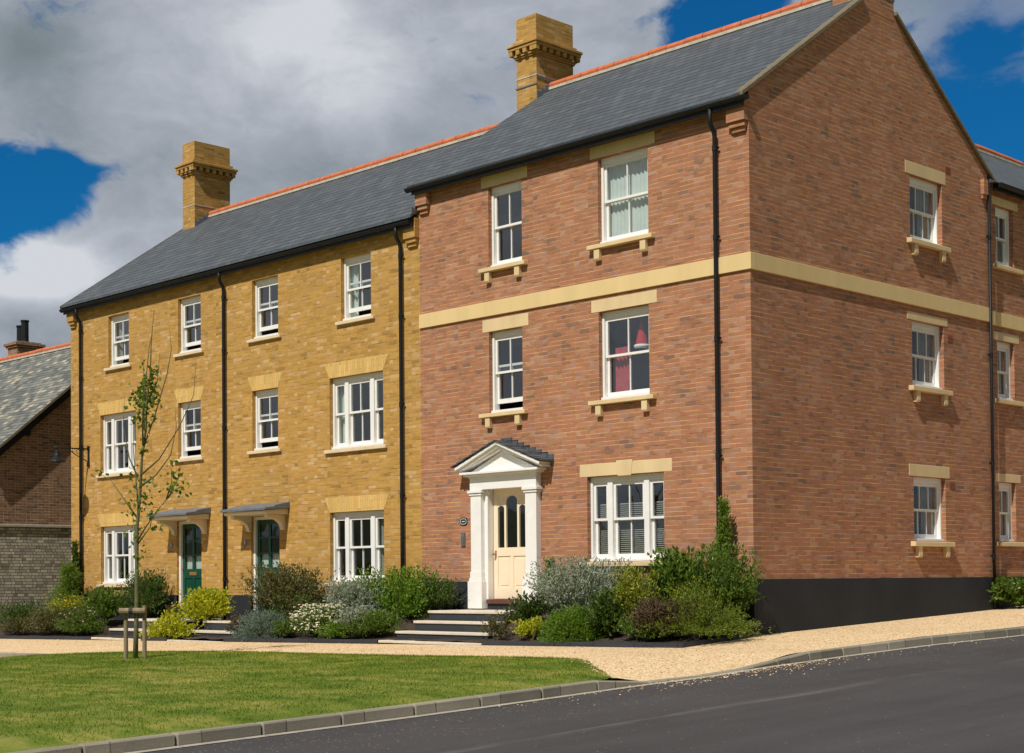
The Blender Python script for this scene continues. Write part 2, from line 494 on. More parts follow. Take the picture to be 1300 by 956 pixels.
GLASS = glass_mat('window_glass', (0.84, 0.88, 0.88), 2.15)


def leaf_mat(name, cols, trans=0.35, rough=0.45, spec=0.35):
    m, t, p = base_mat(name)
    g = t.new('ShaderNodeNewGeometry')
    stops = [(i / max(1, len(cols) - 1), c) for i, c in enumerate(cols)]
    c = t.ramp(g.outputs['Random Per Island'], stops)
    t.l.new(c, p.inputs['Base Color'])
    p.inputs['Roughness'].default_value = rough
    p.inputs['Specular IOR Level'].default_value = spec
    if name == 'grass_blade':   # lusher and drier patches
        tcn = t.new('ShaderNodeTexCoord').outputs['Object']
        mpn = t.new('ShaderNodeMapping')
        mpn.inputs['Rotation'].default_value = (0, 0, R(45))
        mpn.inputs['Scale'].default_value = (0.35, 1.6, 1)
        t.l.new(tcn, mpn.inputs[0])
        k = t.math('ADD', t.math('MULTIPLY', t.noise(tcn, 1.3, 7, 0.65), 0.5), t.math('MULTIPLY', t.noise(mpn.outputs[0], 2.2, 5, 0.6), 0.5))
        c = t.mix(1.0, c, t.ramp(k, [(0.38, (0.75, 0.95, 0.6)), (0.5, (1.2, 1.2, 1.0)), (0.62, (2.1, 1.6, 1.8))]), 'MULTIPLY')
        t.l.new(c, p.inputs['Base Color'])
    tl = t.new('ShaderNodeBsdfTranslucent')
    c2 = t.mix(1.0, c, (1.25, 1.35, 0.5), 'MULTIPLY')
    t.l.new(c2, tl.inputs[0])
    mx = t.new('ShaderNodeMixShader')
    mx.inputs[0].default_value = trans
    t.l.new(p.outputs[0], mx.inputs[1])
    t.l.new(tl.outputs[0], mx.inputs[2])
    t.l.new(mx.outputs[0], t.n['Material Output'].inputs['Surface'])
    return m


LM = {
    'bright': leaf_mat('bright_green_leaf', [(0.078, 0.156, 0.013), (0.139, 0.242, 0.022), (0.217, 0.327, 0.033)]),
    'dark': leaf_mat('dark_green_leaf', [(0.033, 0.069, 0.014), (0.067, 0.114, 0.021), (0.113, 0.163, 0.030)]),
    'mid': leaf_mat('mid_green_leaf', [(0.061, 0.113, 0.014), (0.105, 0.174, 0.022), (0.158, 0.227, 0.034)]),
    'bronze': leaf_mat('bronze_green_leaf', [(0.065, 0.051, 0.026), (0.102, 0.094, 0.029), (0.087, 0.123, 0.032), (0.160, 0.109, 0.043)], 0.25),
    'maroon': leaf_mat('maroon_leaf', [(0.070, 0.035, 0.028), (0.119, 0.063, 0.042), (0.084, 0.091, 0.031), (0.140, 0.070, 0.049)], 0.25),
    'silver': leaf_mat('silver_grey_leaf', [(0.172, 0.207, 0.149), (0.265, 0.305, 0.230), (0.380, 0.414, 0.322)], 0.15, 0.7, 0.2),
    'blue': leaf_mat('blue_grey_leaf', [(0.103, 0.155, 0.121), (0.155, 0.213, 0.167), (0.196, 0.253, 0.190)], 0.15, 0.7, 0.2),
    'gold': leaf_mat('golden_leaf', [(0.276, 0.310, 0.016), (0.460, 0.460, 0.023), (0.598, 0.552, 0.034), (0.161, 0.230, 0.023)]),
    'lime': leaf_mat('lime_leaf', [(0.135, 0.189, 0.016), (0.230, 0.284, 0.024), (0.378, 0.365, 0.027), (0.095, 0.149, 0.020)]),
    'hebe': leaf_mat('fresh_green_leaf', [(0.085, 0.163, 0.016), (0.130, 0.227, 0.021), (0.182, 0.293, 0.029)]),
    'tree': leaf_mat('young_tree_leaf', [(0.060, 0.110, 0.012), (0.105, 0.170, 0.016), (0.165, 0.235, 0.026)], 0.4),
    'grass': leaf_mat('grass_blade', [(0.062, 0.113, 0.007), (0.092, 0.162, 0.011), (0.141, 0.200, 0.021), (0.238, 0.265, 0.049)], 0.4, 0.7, 0.1),
    'juniper': leaf_mat('juniper_leaf', [(0.075, 0.125, 0.012), (0.13, 0.185, 0.016), (0.20, 0.24, 0.025), (0.09, 0.14, 0.014)], 0.25),
    'conifer': leaf_mat('conifer_green_leaf', [(0.073, 0.135, 0.014), (0.136, 0.216, 0.021), (0.209, 0.279, 0.029)], 0.25),
}
FLW = plain('cream_petal', (0.80, 0.76, 0.58), 0.7, 0.05, 10)
FLY = plain('yellow_petal', (0.75, 0.55, 0.02), 0.7, 0.05, 10)
FLP = plain('purple_petal', (0.30, 0.10, 0.22), 0.7, 0.15, 10)


# ------------------------------------------------------------------ objects
def thing(name, label, cat, loc, group=None, kind=None):
    o = bpy.data.objects.new(name, None)
    COL.objects.link(o)
    o.location = loc
    o.empty_display_size = 0.2
    o['label'] = label
    o['category'] = cat
    if group:
        o['group'] = group
    if kind:
        o['kind'] = kind
    return o


def wloc(o):
    v = Vector((0, 0, 0))
    while o is not None:
        v += Vector(o.location)
        o = o.parent
    return v


class M:
    def __init__(self):
        self.v = []
        self.f = []

    def add(self, vs, fs):
        k = len(self.v)
        self.v += [tuple(p) for p in vs]
        self.f += [tuple(i + k for i in q) for q in fs]
        return self

    def box(self, x0, x1, y0, y1, z0, z1):
        if x0 > x1: x0, x1 = x1, x0
        if y0 > y1: y0, y1 = y1, y0
        if z0 > z1: z0, z1 = z1, z0
        return self.add([(x0, y0, z0), (x1, y0, z0), (x1, y1, z0), (x0, y1, z0), (x0, y0, z1), (x1, y0, z1), (x1, y1, z1), (x0, y1, z1)],
                        [(0, 3, 2, 1), (4, 5, 6, 7), (0, 1, 5, 4), (1, 2, 6, 5), (2, 3, 7, 6), (3, 0, 4, 7)])

    def poly(self, pts):
        return self.add(pts, [tuple(range(len(pts)))])

    def prism(self, pts, vec):
        """extrude a planar polygon along vec"""
        n = len(pts)
        q = [tuple(Vector(p) + Vector(vec)) for p in pts]
        fs = [tuple(range(n))[::-1], tuple(range(n, 2 * n))] + [(i, (i + 1) % n, (i + 1) % n + n, i + n) for i in range(n)]
        return self.add(list(pts) + q, fs)

    def tube(self, pts, rad, n=8, cap=True):
        pts = [Vector(p) for p in pts]
        if not hasattr(rad, '__len__'):
            rad = [rad] * len(pts)
        k0 = len(self.v)
        nrm = None
        for i, p in enumerate(pts):
            d = (pts[min(i + 1, len(pts) - 1)] - pts[max(i - 1, 0)]).normalized()
            if nrm is None:
                a = Vector((0, 0, 1)) if abs(d.z) < 0.9 else Vector((1, 0, 0))
                nrm = d.cross(a).normalized()
            else:
                nrm = (nrm - d * nrm.dot(d)).normalized()
            b = d.cross(nrm)
            for j in range(n):
                th = 2 * math.pi * j / n
                self.v.append(tuple(p + (nrm * math.cos(th) + b * math.sin(th)) * rad[i]))
        for i in range(len(pts) - 1):
            for j in range(n):
                a, b2 = k0 + i * n + j, k0 + i * n + (j + 1) % n
                self.f.append((a, b2, b2 + n, a + n))
        if cap:
            self.f.append(tuple(range(k0 + n - 1, k0 - 1, -1)))
            e = k0 + (len(pts) - 1) * n
            self.f.append(tuple(range(e, e + n)))
        return self

    def lathe(self, c, prof, n=20):
        k0 = len(self.v)
        for (r, z) in prof:
            for j in range(n):
                th = 2 * math.pi * j / n
                self.v.append((c[0] + r * math.cos(th), c[1] + r * math.sin(th), c[2] + z))
        for i in range(len(prof) - 1):
            for j in range(n):
                a, b = k0 + i * n + j, k0 + i * n + (j + 1) % n
                self.f.append((a, b, b + n, a + n))
        return self

    def build(self, name, mat, parent=None, bevel=0.0, smooth=False, recalc=True, segs=1):
        me = bpy.data.meshes.new(name)
        bm = bmesh.new()
        vs = [bm.verts.new(p) for p in self.v]
        for q in self.f:
            try:
                bm.faces.new([vs[i] for i in q])
            except ValueError:
                pass
        if recalc:
            bmesh.ops.recalc_face_normals(bm, faces=bm.faces)
        if bevel:
            eds = [e for e in bm.edges if len(e.link_faces) == 2 and e.calc_face_angle(0) > 0.6]
            bmesh.ops.bevel(bm, geom=eds, offset=bevel, segments=segs, affect='EDGES', profile=0.6)
        bm.to_mesh(me)
        bm.free()
        if smooth:
            me.polygons.foreach_set('use_smooth', [True] * len(me.polygons))
        o = bpy.data.objects.new(name, me)
        COL.objects.link(o)
        me.materials.append(mat if not isinstance(mat, str) else MATS[mat])
        if parent is not None:
            o.parent = parent
            o.location = -wloc(parent)
        return o


def put(o, name, parent, label=None):
    if label:
        o['label'] = label
    return o


def tag(o, label, cat, group=None, kind=None):
    o['label'] = label
    o['category'] = cat
    if group: o['group'] = group
    if kind: o['kind'] = kind
    return o


def structure(o):
    o['kind'] = 'structure'
    return o


# ------------------------------------------------------------------ terrain
def gz(X, Y):
    X = max(-45.0, min(3.0, X))
    Y = max(-45.0, min(40.0, Y))
    s = -1.02 + 0.0142 * X
    if Y > 0: s += 0.12 + 0.035 * Y
    elif Y > -2: s += 0.06 * (Y + 2)
    elif Y > -4: s += 0.015 * (Y + 2)
    else: s += -0.03 + 0.04 * (Y + 4)
    return s


def lerp(a, b, t):
    return a + (b - a) * t


def pl(pts, x):
    """piecewise linear y(x)"""
    if x <= pts[0][0]: return pts[0][1]
    for (a, b), (c, d) in zip(pts, pts[1:]):
        if x <= c:
            return lerp(b, d, (x - a) / (c - a))
    return pts[-1][1]


def sstep(a, b, x):
    t = max(0, min(1, (x - a) / (b - a)))
    return t * t * (3 - 2 * t)


# kerb line X(Y) along the road
KL = [(-60, 2.2), (-14, 2.6), (-10, 2.92), (-7.3, 3.02), (-6.5, 2.98), (-5.9, 3.06), (-5.2, 3.1), (-4.0, 3.0), (-2.6, 2.8), (-1.7, 2.74), (0.2, 3.1), (2.2, 3.36), (8, 3.6), (60, 4.2)]


def kx(Y):
    return pl(KL, Y)


def drop(Y):
    """1 where the kerb is lowered to the road"""
    return sstep(-6.75, -6.0, Y) * (1 - sstep(-4.2, -2.7, Y))


def gravel_z(X, Y):
    near = sstep(2.0, 0.15, kx(Y) - X) if X < kx(Y) else 1
    return gz(X, Y) - 0.105 * drop(Y) * near


def sheet(name, us, vs, fn, mat):
    m = M()
    for u in us:
        for v in vs:
            m.v.append(fn(u, v))
    nv = len(vs)
    for i in range(len(us) - 1):
        for j in range(nv - 1):
            m.f.append((i * nv + j, (i + 1) * nv + j, (i + 1) * nv + j + 1, i * nv + j + 1))
    return m.build(name, mat, recalc=False)


def lin(a, b, n):
    return [a + (b - a) * i / n for i in range(n + 1)]


# far ground: one sheet out to the horizon
gx = [-3000, -800, -200, -90] + lin(-60, 40, 50) + [90, 200, 800, 3000]
structure(sheet('ground', gx, gx, lambda x, y: (x, y, gz(x, y) - 0.2), 'turf'))
# low wooded rise added out of view to darken the window reflections
def rise(a, v):
    r = 170 + 25 * math.sin(a * 3.1)
    h = (9 + 3.5 * math.sin(a * 7) + 2.5 * math.sin(a * 17 + 1) + 1.5 * math.sin(a * 41)) * math.sin(v * math.pi / 2)
    return (math.cos(a) * (r + 40 * v), -20 + math.sin(a) * (r + 40 * v), -2 + h)


structure(sheet('added_hills', lin(R(165), R(375), 240), lin(0, 1, 4), rise, plain('added_hill', (0.05, 0.065, 0.025), 0.95, 0.5, 0.2)))
# road along the gable
YS = [-60, -45, -36, -30] + lin(-26, 20, 92) + [26, 34, 44, 60]
structure(sheet('road', lin(0, 1, 14), YS, lambda u, y: (lerp(kx(y) + 0.10, 10.6, u), y, gz(3, y) - 0.12 - 0.0 * u), 'asphalt'))
# gravel footway: along the gable, across the front and down to the dropped kerb


def lawn_edge(X):
    """far (north) edge of the lawn"""
    return pl([(-11.3, -6.2), (-10.65, -5.52), (-9.35, -4.95), (-8.2, -4.75), (-6.98, -4.66), (-4.8, -4.71), (-2.6, -4.69), (-0.9, -4.61), (-0.08, -4.58), (0.5, -4.67), (1.0, -4.98), (1.54, -5.5), (2.1, -6.0), (2.7, -6.42), (2.97, -6.6)], X)


XS = [-30, -26, -22, -18, -15] + lin(-13, 3, 64)
structure(sheet('gravel_path', lin(0, 1, 24), lin(-2.02, 26, 70), lambda u, y: (lerp(-0.4 if y < 0 else -0.3, kx(y) - 0.12, u), y, gravel_z(lerp(-0.4, kx(y) - 0.12, u), y)), 'gravel'))


def front_gravel(x, v):
    s = lawn_edge(x) - 0.12
    if x < -10.3: s = -5.8
    x2 = x
    if x > 2.2:
        x2 = min(x, kx(lerp(-2.02, s, v)) - 0.12)
    y = lerp(-2.02, s, v)
    return (x2, y, gravel_z(x2, y) - 0.001)


structure(sheet('forecourt_gravel', XS, lin(0, 1, 24), front_gravel, 'gravel'))

# lawn
LX = lin(-11.3, 2.97, 80)


def lawn_z(x, y):
    e = lawn_edge(x) - y
    k = sstep(0.13, 0.75, kx(y) - x)
    low = gz(x, y) - 0.016 - 0.10 * drop(y)
    return lerp(low, gz(x, y) + 0.012 + 0.03 * sstep(0, 0.5, e) + 0.012 * math.sin(x * 1.3 + y * 0.6) * sstep(0, 1.5, e), k)


def lawn_pt(x, v):
    y0 = lawn_edge(x)
    y = lerp(y0, -40.0, v ** 1.8)
    # western edge swings away, eastern edge follows the kerb
    wx = (x + 11.3) / 14.27
    x2 = lerp(pl([(-40, -30), (-12, -15.5), (-7.3, -11.4), (-6.2, -11.3), (0, -11.3)], y), kx(y) - 0.125, wx) if v > 0 else min(x, kx(y) - 0.125)
    if v > 0 and v < 0.35:
        x2 = lerp(x, x2, sstep(0, 0.35, v))
    x2 = min(x2, kx(y) - 0.125)
    return (x2, y, lawn_z(x2, y))


structure(sheet('lawn', LX, lin(0, 1, 50), lawn_pt, 'turf'))

# mown grass blades standing on the lawn
def grass_blades():
    n = 130000
    X = rng.uniform(-14, 2.95, n)
    Y = -4.5 - rng.random(n) ** 1.3 * 9.0
    keep = []
    for x, y in zip(X, Y):
        w = pl([(-12, -15.5), (-7.3, -11.4), (-6.2, -11.3), (0, -11.3)], y)
        keep.append(y < lawn_edge(x) + rng.normal(0, 0.02) and x > w and x < kx(y) - 0.10 + rng.normal(0, 0.015))
    keep = np.array(keep)
    X, Y = X[keep], Y[keep]
    n = len(X)
    Z = np.array([lawn_z(x, y) for x, y in zip(X, Y)]) - 0.004
    a = rng.uniform(0, 2 * math.pi, n)
    h = rng.uniform(0.014, 0.036, n)
    w = rng.uniform(0.003, 0.007, n)
    lx, ly = rng.normal(0, 0.014, n), rng.normal(0, 0.014, n)
    v = np.zeros((n, 3, 3))
    v[:, 0] = np.stack([X - np.cos(a) * w, Y - np.sin(a) * w, Z], 1)
    v[:, 1] = np.stack([X + np.cos(a) * w, Y + np.sin(a) * w, Z], 1)
    v[:, 2] = np.stack([X + lx, Y + ly, Z + h], 1)
    me = bpy.data.meshes.new('grass')
    me.from_pydata(v.reshape(-1, 3).tolist(), [], np.arange(3 * n).reshape(-1, 3).tolist())
    o = bpy.data.objects.new('grass', me)
    COL.objects.link(o)
    me.materials.append(LM['grass'])
    tag(o, 'short mown grass covering the lawn in front of the path', 'grass', kind='stuff')


grass_blades()

# loose stones strayed from the path
def loose_stones():
    pts = []
    for _ in range(3600):
        k = rng.random()
        if k < 0.45:     # on the path itself
            y = rng.uniform(-6.0, 9.0)
            x = rng.uniform(0.1, kx(y) - 0.15)
            if y < -2 and y < lawn_edge(x) + 0.1: continue
            z = gravel_z(x, y)
        elif k < 0.58:    # in the channel and out on the road
            y = rng.uniform(-9.0, 9.0)
            if rng.random() > 0.35: y = rng.normal(-4.6, 1.6)
            x = kx(y) + 0.05 + abs(rng.normal(0, 0.30))
            z = gz(3, y) - 0.115
        elif k < 0.9:    # along the front of the beds
            x = rng.uniform(-20, 2.0)
            y = rng.uniform(-4.2, -2.05)
            z = gravel_z(x, y)
        else:            # flicked on to the grass edge
            x = rng.uniform(-10, 2.6)
            y = lawn_edge(x) - abs(rng.normal(0, 0.12))
            z = lawn_z(x, y) + 0.004
        pts.append((x, y, z))
    V, Fc = [], []
    for x, y, z in pts:
        r = rng.uniform(0.006, 0.015)
        a = rng.uniform(0, 6.3)
        k = len(V)
        for j in range(4):
            V.append((x + r * math.cos(a + j * 1.57) * rng.uniform(0.7, 1.3), y + r * math.sin(a + j * 1.57) * rng.uniform(0.7, 1.3), z + r * 0.25))
        V.append((x, y, z + r * 0.95))
        V.append((x, y, z - r * 0.3))
        for j in range(4):
            Fc += [(k + j, k + (j + 1) % 4, k + 4), (k + (j + 1) % 4, k + j, k + 5)]
    me = bpy.data.meshes.new('loose_gravel')
    me.from_pydata(V, [], Fc)
    o = bpy.data.objects.new('loose_gravel', me)
    COL.objects.link(o)
    me.materials.append(leaf_mat('loose_stone', [(0.34, 0.21, 0.10), (0.58, 0.40, 0.20), (0.70, 0.52, 0.30), (0.76, 0.64, 0.46)], 0.0, 0.9, 0.2))
    tag(o, 'loose golden gravel stones scattered over the path, kerb and road edge', 'gravel', kind='stuff')


loose_stones()

# dry strip and kerb at the far left
structure(sheet('dry_verge', lin(-30, -10.4, 20), lin(0, 1, 6), lambda x, v: (x, lerp(-5.93, -7.6, v), gz(x, -6.2) - lerp(0.1, 0.03 if x > -13 else 0.1, v)), 'dry_earth'))
structure(sheet('side_road', lin(-60, -14.5, 20), lin(-7.0, -40, 20), lambda x, y: (x, y, gz(x, y) - 0.10), 'asphalt'))
m = M()
for a, b in zip(lin(-32, -10.4, 24), lin(-32, -10.4, 24)[1:]):
    m.prism([(a, -5.92, gz(a, -5.9) - 0.25), (a, -5.8, gz(a, -5.9) - 0.25), (a, -5.8, gz(a, -5.9) + 0.012), (a, -5.92, gz(a, -5.9) + 0.012)], (b - a - 0.012, 0, gz(b, -5.9) - gz(a, -5.9)))
structure(m.build('kerb_side', KERB, bevel=0.012))
# road kerb, lowered at the crossing
m = M()
ky = lin(-24, 26, 56)
for a, b in zip(ky, ky[1:]):
    b2 = b - 0.012
    q = []
    for y in (a, b2):
        top = gz(3, y) - 0.004 - 0.10 * drop(y)
        q.append([(kx(y) - 0.13, y, top - 0.3), (kx(y) + 0.02, y, top - 0.3), (kx(y) + 0.0, y, top), (kx(y) - 0.13, y, top)])
    m.add(q[0] + q[1], [(3, 2, 1, 0), (4, 5, 6, 7), (0, 1, 5, 4), (1, 2, 6, 5), (2, 3, 7, 6), (3, 0, 4, 7)])
structure(m.build('kerb', KERB, bevel=0.014))
m = M()
for a, b in zip(ky, ky[1:]):   # flat channel stones along the kerb
    q = []
    for y in (a, b - 0.01):
        q += [(kx(y) + 0.02, y, gz(3, y) - 0.113), (kx(y) + 0.13, y, gz(3, y) - 0.114)]
    m.add(q, [(0, 1, 3, 2)])
structure(m.build('kerb_channel', plain('channel_stone', (0.36, 0.32, 0.26), 0.9, 0.2, 6, bump=0.002), recalc=False))
# opposite pavement
structure(sheet('far_pavement', lin(10.5, 16, 6), YS, lambda x, y: (x, y, gz(3, y) + 0.0), 'gravel'))


# soil of the planting beds
def bed_z(x, y):
    back = -0.58 if x > -7.9 else -0.86
    f = gz(x, -2) + 0.05
    return lerp(f, back, sstep(-1.95, -0.2, y))


structure(sheet('bed_soil', lin(-24.8, 0.06, 90), lin(-1.9, 0.0, 8), lambda x, y: (x, y, bed_z(x, y) + 0.02 * math.sin(x * 7.3) * math.sin(y * 9)), 'soil'))


# ------------------------------------------------------------------ facades
class Face:
    """a wall plane: u along the wall, z up, d outwards"""
    def __init__(self, axis, off):
        self.axis, self.off = axis, off

    def p(self, u, z, d):
        return (u, self.off - d, z) if self.axis == 'y' else (self.off + d, u, z)

    def box(self, m, u0, u1, z0, z1, d0, d1):
        a, b = self.p(u0, z0, d0), self.p(u1, z1, d1)
        return m.box(a[0], b[0], a[1], b[1], a[2], b[2])

    def wall(self, m, u0, u1, z0, z1, opens, depth=0.13):
        us = sorted({u0, u1, *[o[0] for o in opens], *[o[1] for o in opens]})
        zs = sorted({z0, z1, *[o[2] for o in opens], *[o[3] for o in opens]})
        us = [u for u in us if u0 <= u <= u1]
        zs = [z for z in zs if z0 <= z <= z1]
        for a, b in zip(us, us[1:]):
            for c, d in zip(zs, zs[1:]):
                cu, cz = (a + b) / 2, (c + d) / 2
                if any(o[0] < cu < o[1] and o[2] < cz < o[3] for o in opens):
                    continue
                m.poly([self.p(a, c, 0), self.p(b, c, 0), self.p(b, d, 0), self.p(a, d, 0)])
        for a, b, c, d in opens:
            c2 = max(c, z0)
            for q in ([(a, c2), (a, d)], [(b, d), (b, c2)], [(a, d), (b, d)], [(b, c2), (a, c2)]):
                (p0, q0), (p1, q1) = q
                m.poly([self.p(p0, q0, 0), self.p(p1, q1, 0), self.p(p1, q1, -depth), self.p(p0, q0, -depth)])
        return m


FRONT = Face('y', 0.0)
GABLE = Face('x', 0.0)
REAR = Face('x', -0.12)


def sash_unit(F, par, u0, u1, z0, z1, cols, lift, d):
    """one pair of sliding sashes between u0..u1 and z0..z1; returns nothing"""
    zm = z0 + (z1 - z0) * 0.52
    st = 0.05
    for nm, a, b, dep, lo, hi in (('upper_sash', zm - 0.02, z1, d - 0.03, 0.042, 0.05), ('lower_sash', z0 + lift, zm + 0.02 + lift, d - 0.072, 0.085, 0.042)):
        m = M()
        F.box(m, u0, u0 + st, a, b, dep - 0.04, dep)
        F.box(m, u1 - st, u1, a, b, dep - 0.04, dep)
        F.box(m, u0 + st, u1 - st, a, a + lo, dep - 0.04, dep)
        F.box(m, u0 + st, u1 - st, b - hi, b, dep - 0.04, dep)
        w = (u1 - u0 - 2 * st) / cols
        for k in range(1, cols):
            c = u0 + st + w * k
            F.box(m, c - 0.011, c + 0.011, a + lo, b - hi, dep - 0.038, dep - 0.004)
        m.build(nm, WHITE, par)
        g = M()
        F_ = [F.p(u0 + st, a + lo, dep - 0.022), F.p(u1 - st, a + lo, dep - 0.022), F.p(u1 - st, b - hi, dep - 0.022), F.p(u0 + st, b - hi, dep - 0.022)]
        g.poly(F_)
        g.build('pane', GLASS, par, recalc=False)


def curtain(F, par, u0, u1, z0, z1, d, mat, amp=0.03, fold=0.07):
    m = M()
    n = max(6, int((u1 - u0) / fold * 4))
    for i in range(n + 1):
        u = lerp(u0, u1, i / n)
        dd = d + amp * math.sin(2 * math.pi * (u - u0) / fold) + 0.4 * amp * math.sin(13.1 * u)
        m.v += [F.p(u, z0, dd), F.p(u, z1, dd)]
    for i in range(n):
        k = 2 * i
        m.f.append((k, k + 2, k + 3, k + 1))
    return m.build('curtain', mat, par, smooth=True, recalc=False)


def window(F, par, u0, u1, z0, z1, kind='two', lift=0.0, dress=None, label=None):
    """box-sash window set in a reveal; kind: two (2 over 2), three (3 over 3), triple (1-2-1), slim"""
    rec = -0.085
    m = M()
    fw = 0.052
    F.box(m, u0 + 0.002, u0 + fw, z0 + 0.05, z1 - 0.002, rec - 0.14, rec)
    F.box(m, u1 - fw, u1 - 0.002, z0 + 0.05, z1 - 0.002, rec - 0.14, rec)
    F.box(m, u0 + fw, u1 - fw, z1 - 0.075, z1 - 0.002, rec - 0.14, rec - 0.002)
    F.box(m, u0 + fw, u1 - fw, z1 - 0.115, z1 - 0.075, rec - 0.14, rec - 0.018)
    F.box(m, u0 + 0.002, u1 - 0.002, z0 + 0.003, z0 + 0.05, rec - 0.15, rec + 0.045)     # timber sill
    units = []
    a, b = u0 + fw + 0.004, u1 - fw - 0.004
    if kind == 'triple':
        w = b - a
        mu = 0.115
        s = 0.245 * (w - 2 * mu) / (0.49 + 1 - 0.0) * 1.49
        F.box(m, a + s, a + s + mu, z0 + 0.05, z1 - 0.115, rec - 0.14, rec)
        F.box(m, b - s - mu, b - s, z0 + 0.05, z1 - 0.115, rec - 0.14, rec)
        units = [(a, a + s - 0.003, 1), (a + s + mu + 0.003, b - s - mu - 0.003, 2), (b - s + 0.003, b, 1)]
    else:
        units = [(a, b, {'two': 2, 'three': 3, 'slim': 2}[kind])]
    o = m.build('window', WHITE, par, bevel=0.004)
    if label: o['label'] = label
    for (p, q, c) in units:
        sash_unit(F, o, p, q, z0 + 0.052, z1 - 0.118, c, lift, rec - 0.004)
    w = u1 - u0
    if dress == 'lace':
        curtain(F, o, u0 - 0.05, u1 + 0.05, z0 + 0.02, z1, -0.245, LACE, 0.014, 0.09)
    elif dress == 'drapes':
        curtain(F, o, u0 - 0.1, u0 + w * 0.22, z0 - 0.1, z1, -0.26, DRAPE, 0.03, 0.11)
        curtain(F, o, u1 - w * 0.22, u1 + 0.1, z0 - 0.1, z1, -0.26, DRAPE, 0.03, 0.11)
    elif dress == 'left':
        curtain(F, o, u0 - 0.1, u0 + w * 0.28, z0 - 0.1, z1, -0.26, LACE, 0.03, 0.11)
    elif dress == 'right':
        curtain(F, o, u1 - w * 0.4, u1 + 0.1, z0 - 0.1, z1, -0.26, DRAPE, 0.03, 0.11)
    elif dress == 'red':
        curtain(F, o, u0 + w * 0.14, u0 + w * 0.42, z0 - 0.1, z0 + 0.92, -0.25, PINKCLOTH, 0.02, 0.09)
    elif dress == 'blind':
        b2 = M()
        z = z0 + 0.08
        while z < z1 - 0.5:
            b2.prism([F.p(u0 + 0.08, z, -0.24), F.p(u0 + 0.08, z + 0.022, -0.265), F.p(u0 + 0.08, z + 0.024, -0.263), F.p(u0 + 0.08, z + 0.002, -0.238)], Vector(F.p(u1 - 0.08, 0, 0)) - Vector(F.p(u0 + 0.08, 0, 0)))
            z += 0.035
        b2.build('blind', DRAPE, o)
    return o


def sill(F, par, u0, u1, ztop, th, proud, mat, brackets=False):
    m = M()
    # weathered top: slopes gently outwards
    a = F.p(u0, 0, 0); b = F.p(u1, 0, 0)
    pts = [F.p(u0, ztop - th, -0.08), F.p(u0, ztop - th, proud), F.p(u0, ztop - 0.012, proud), F.p(u0, ztop, -0.08)]
    m.prism(pts, Vector(b) - Vector(a))
    o = m.build('window_sill', mat, par, bevel=0.006)
    if brackets:
        for u in (u0 + 0.15, u1 - 0.28):
            q = M()
            z = ztop - th
            prof = [(0.0, z), (proud * 0.80, z), (proud * 0.80, z - 0.17), (proud * 0.66, z - 0.2), (0.0, z - 0.2)]
            q.prism([F.p(u, zz, d) for d, zz in prof], Vector(F.p(u + 0.125, 0, 0)) - Vector(F.p(u, 0, 0)))
            q.build('bracket', mat, o, bevel=0.004)
    return o


def lintel(F, par, u0, u1, z0, z1, mat=None, key=False):
    m = M()
    F.box(m, u0, u1, z0, z1, -0.10, 0.006)
    if key:
        c = (u0 + u1) / 2
        a, b = F.p(0, 0, 0), None
        pts = [F.p(c - 0.15, z0 - 0.022, 0.004), F.p(c + 0.15, z0 - 0.022, 0.004), F.p(c + 0.19, z1 + 0.03, 0.004), F.p(c - 0.19, z1 + 0.03, 0.004)]
        m.prism(pts, Vector(F.p(0, 0, 0.016)) - Vector(F.p(0, 0, 0.004)))
    return m.build('lintel', mat or STONE, par, bevel=0.004)


def flat_arch(F, par, u0, u1, z0, z1):
    m = M()
    pts = [F.p(u0, z0, -0.1), F.p(u1, z0, -0.1), F.p(u1 + 0.17, z1, -0.1), F.p(u0 - 0.17, z1, -0.1)]
    m.prism(pts, Vector(F.p(0, 0, 0.005)) - Vector(F.p(0, 0, -0.1)))
    return m.build('flat_arch', YGAUGE, par)


def downpipe(par, pts, rad=0.037, clips=(), F=FRONT):
    m = M()
    m.tube(pts, rad, 10)
    o = m.build('downpipe', BLACK, par, smooth=True)
    for (x, y, z) in clips:
        k = M()
        k.tube([(x, y, z - 0.05), (x, y, z + 0.04)], rad + 0.007, 10)
        if F.axis == 'y':
            k.box(x - 0.07, x + 0.07, y + 0.022, y + 0.034, z - 0.018, z + 0.018)
        else:
            k.box(x - 0.034, x - 0.022, y - 0.07, y + 0.07, z - 0.018, z + 0.018)
        k.build('pipe_collar', BLACK, o)
    return o


def gutter_profile(cy, cz, r=0.072):
    pr = [(cy - r * math.cos(t), cz - r * math.sin(t)) for t in lin(0, math.pi, 10)]
    inn = [(cy - (r - 0.008) * math.cos(t), cz - (r - 0.008) * math.sin(t)) for t in lin(math.pi, 0, 10)]
    return pr + inn


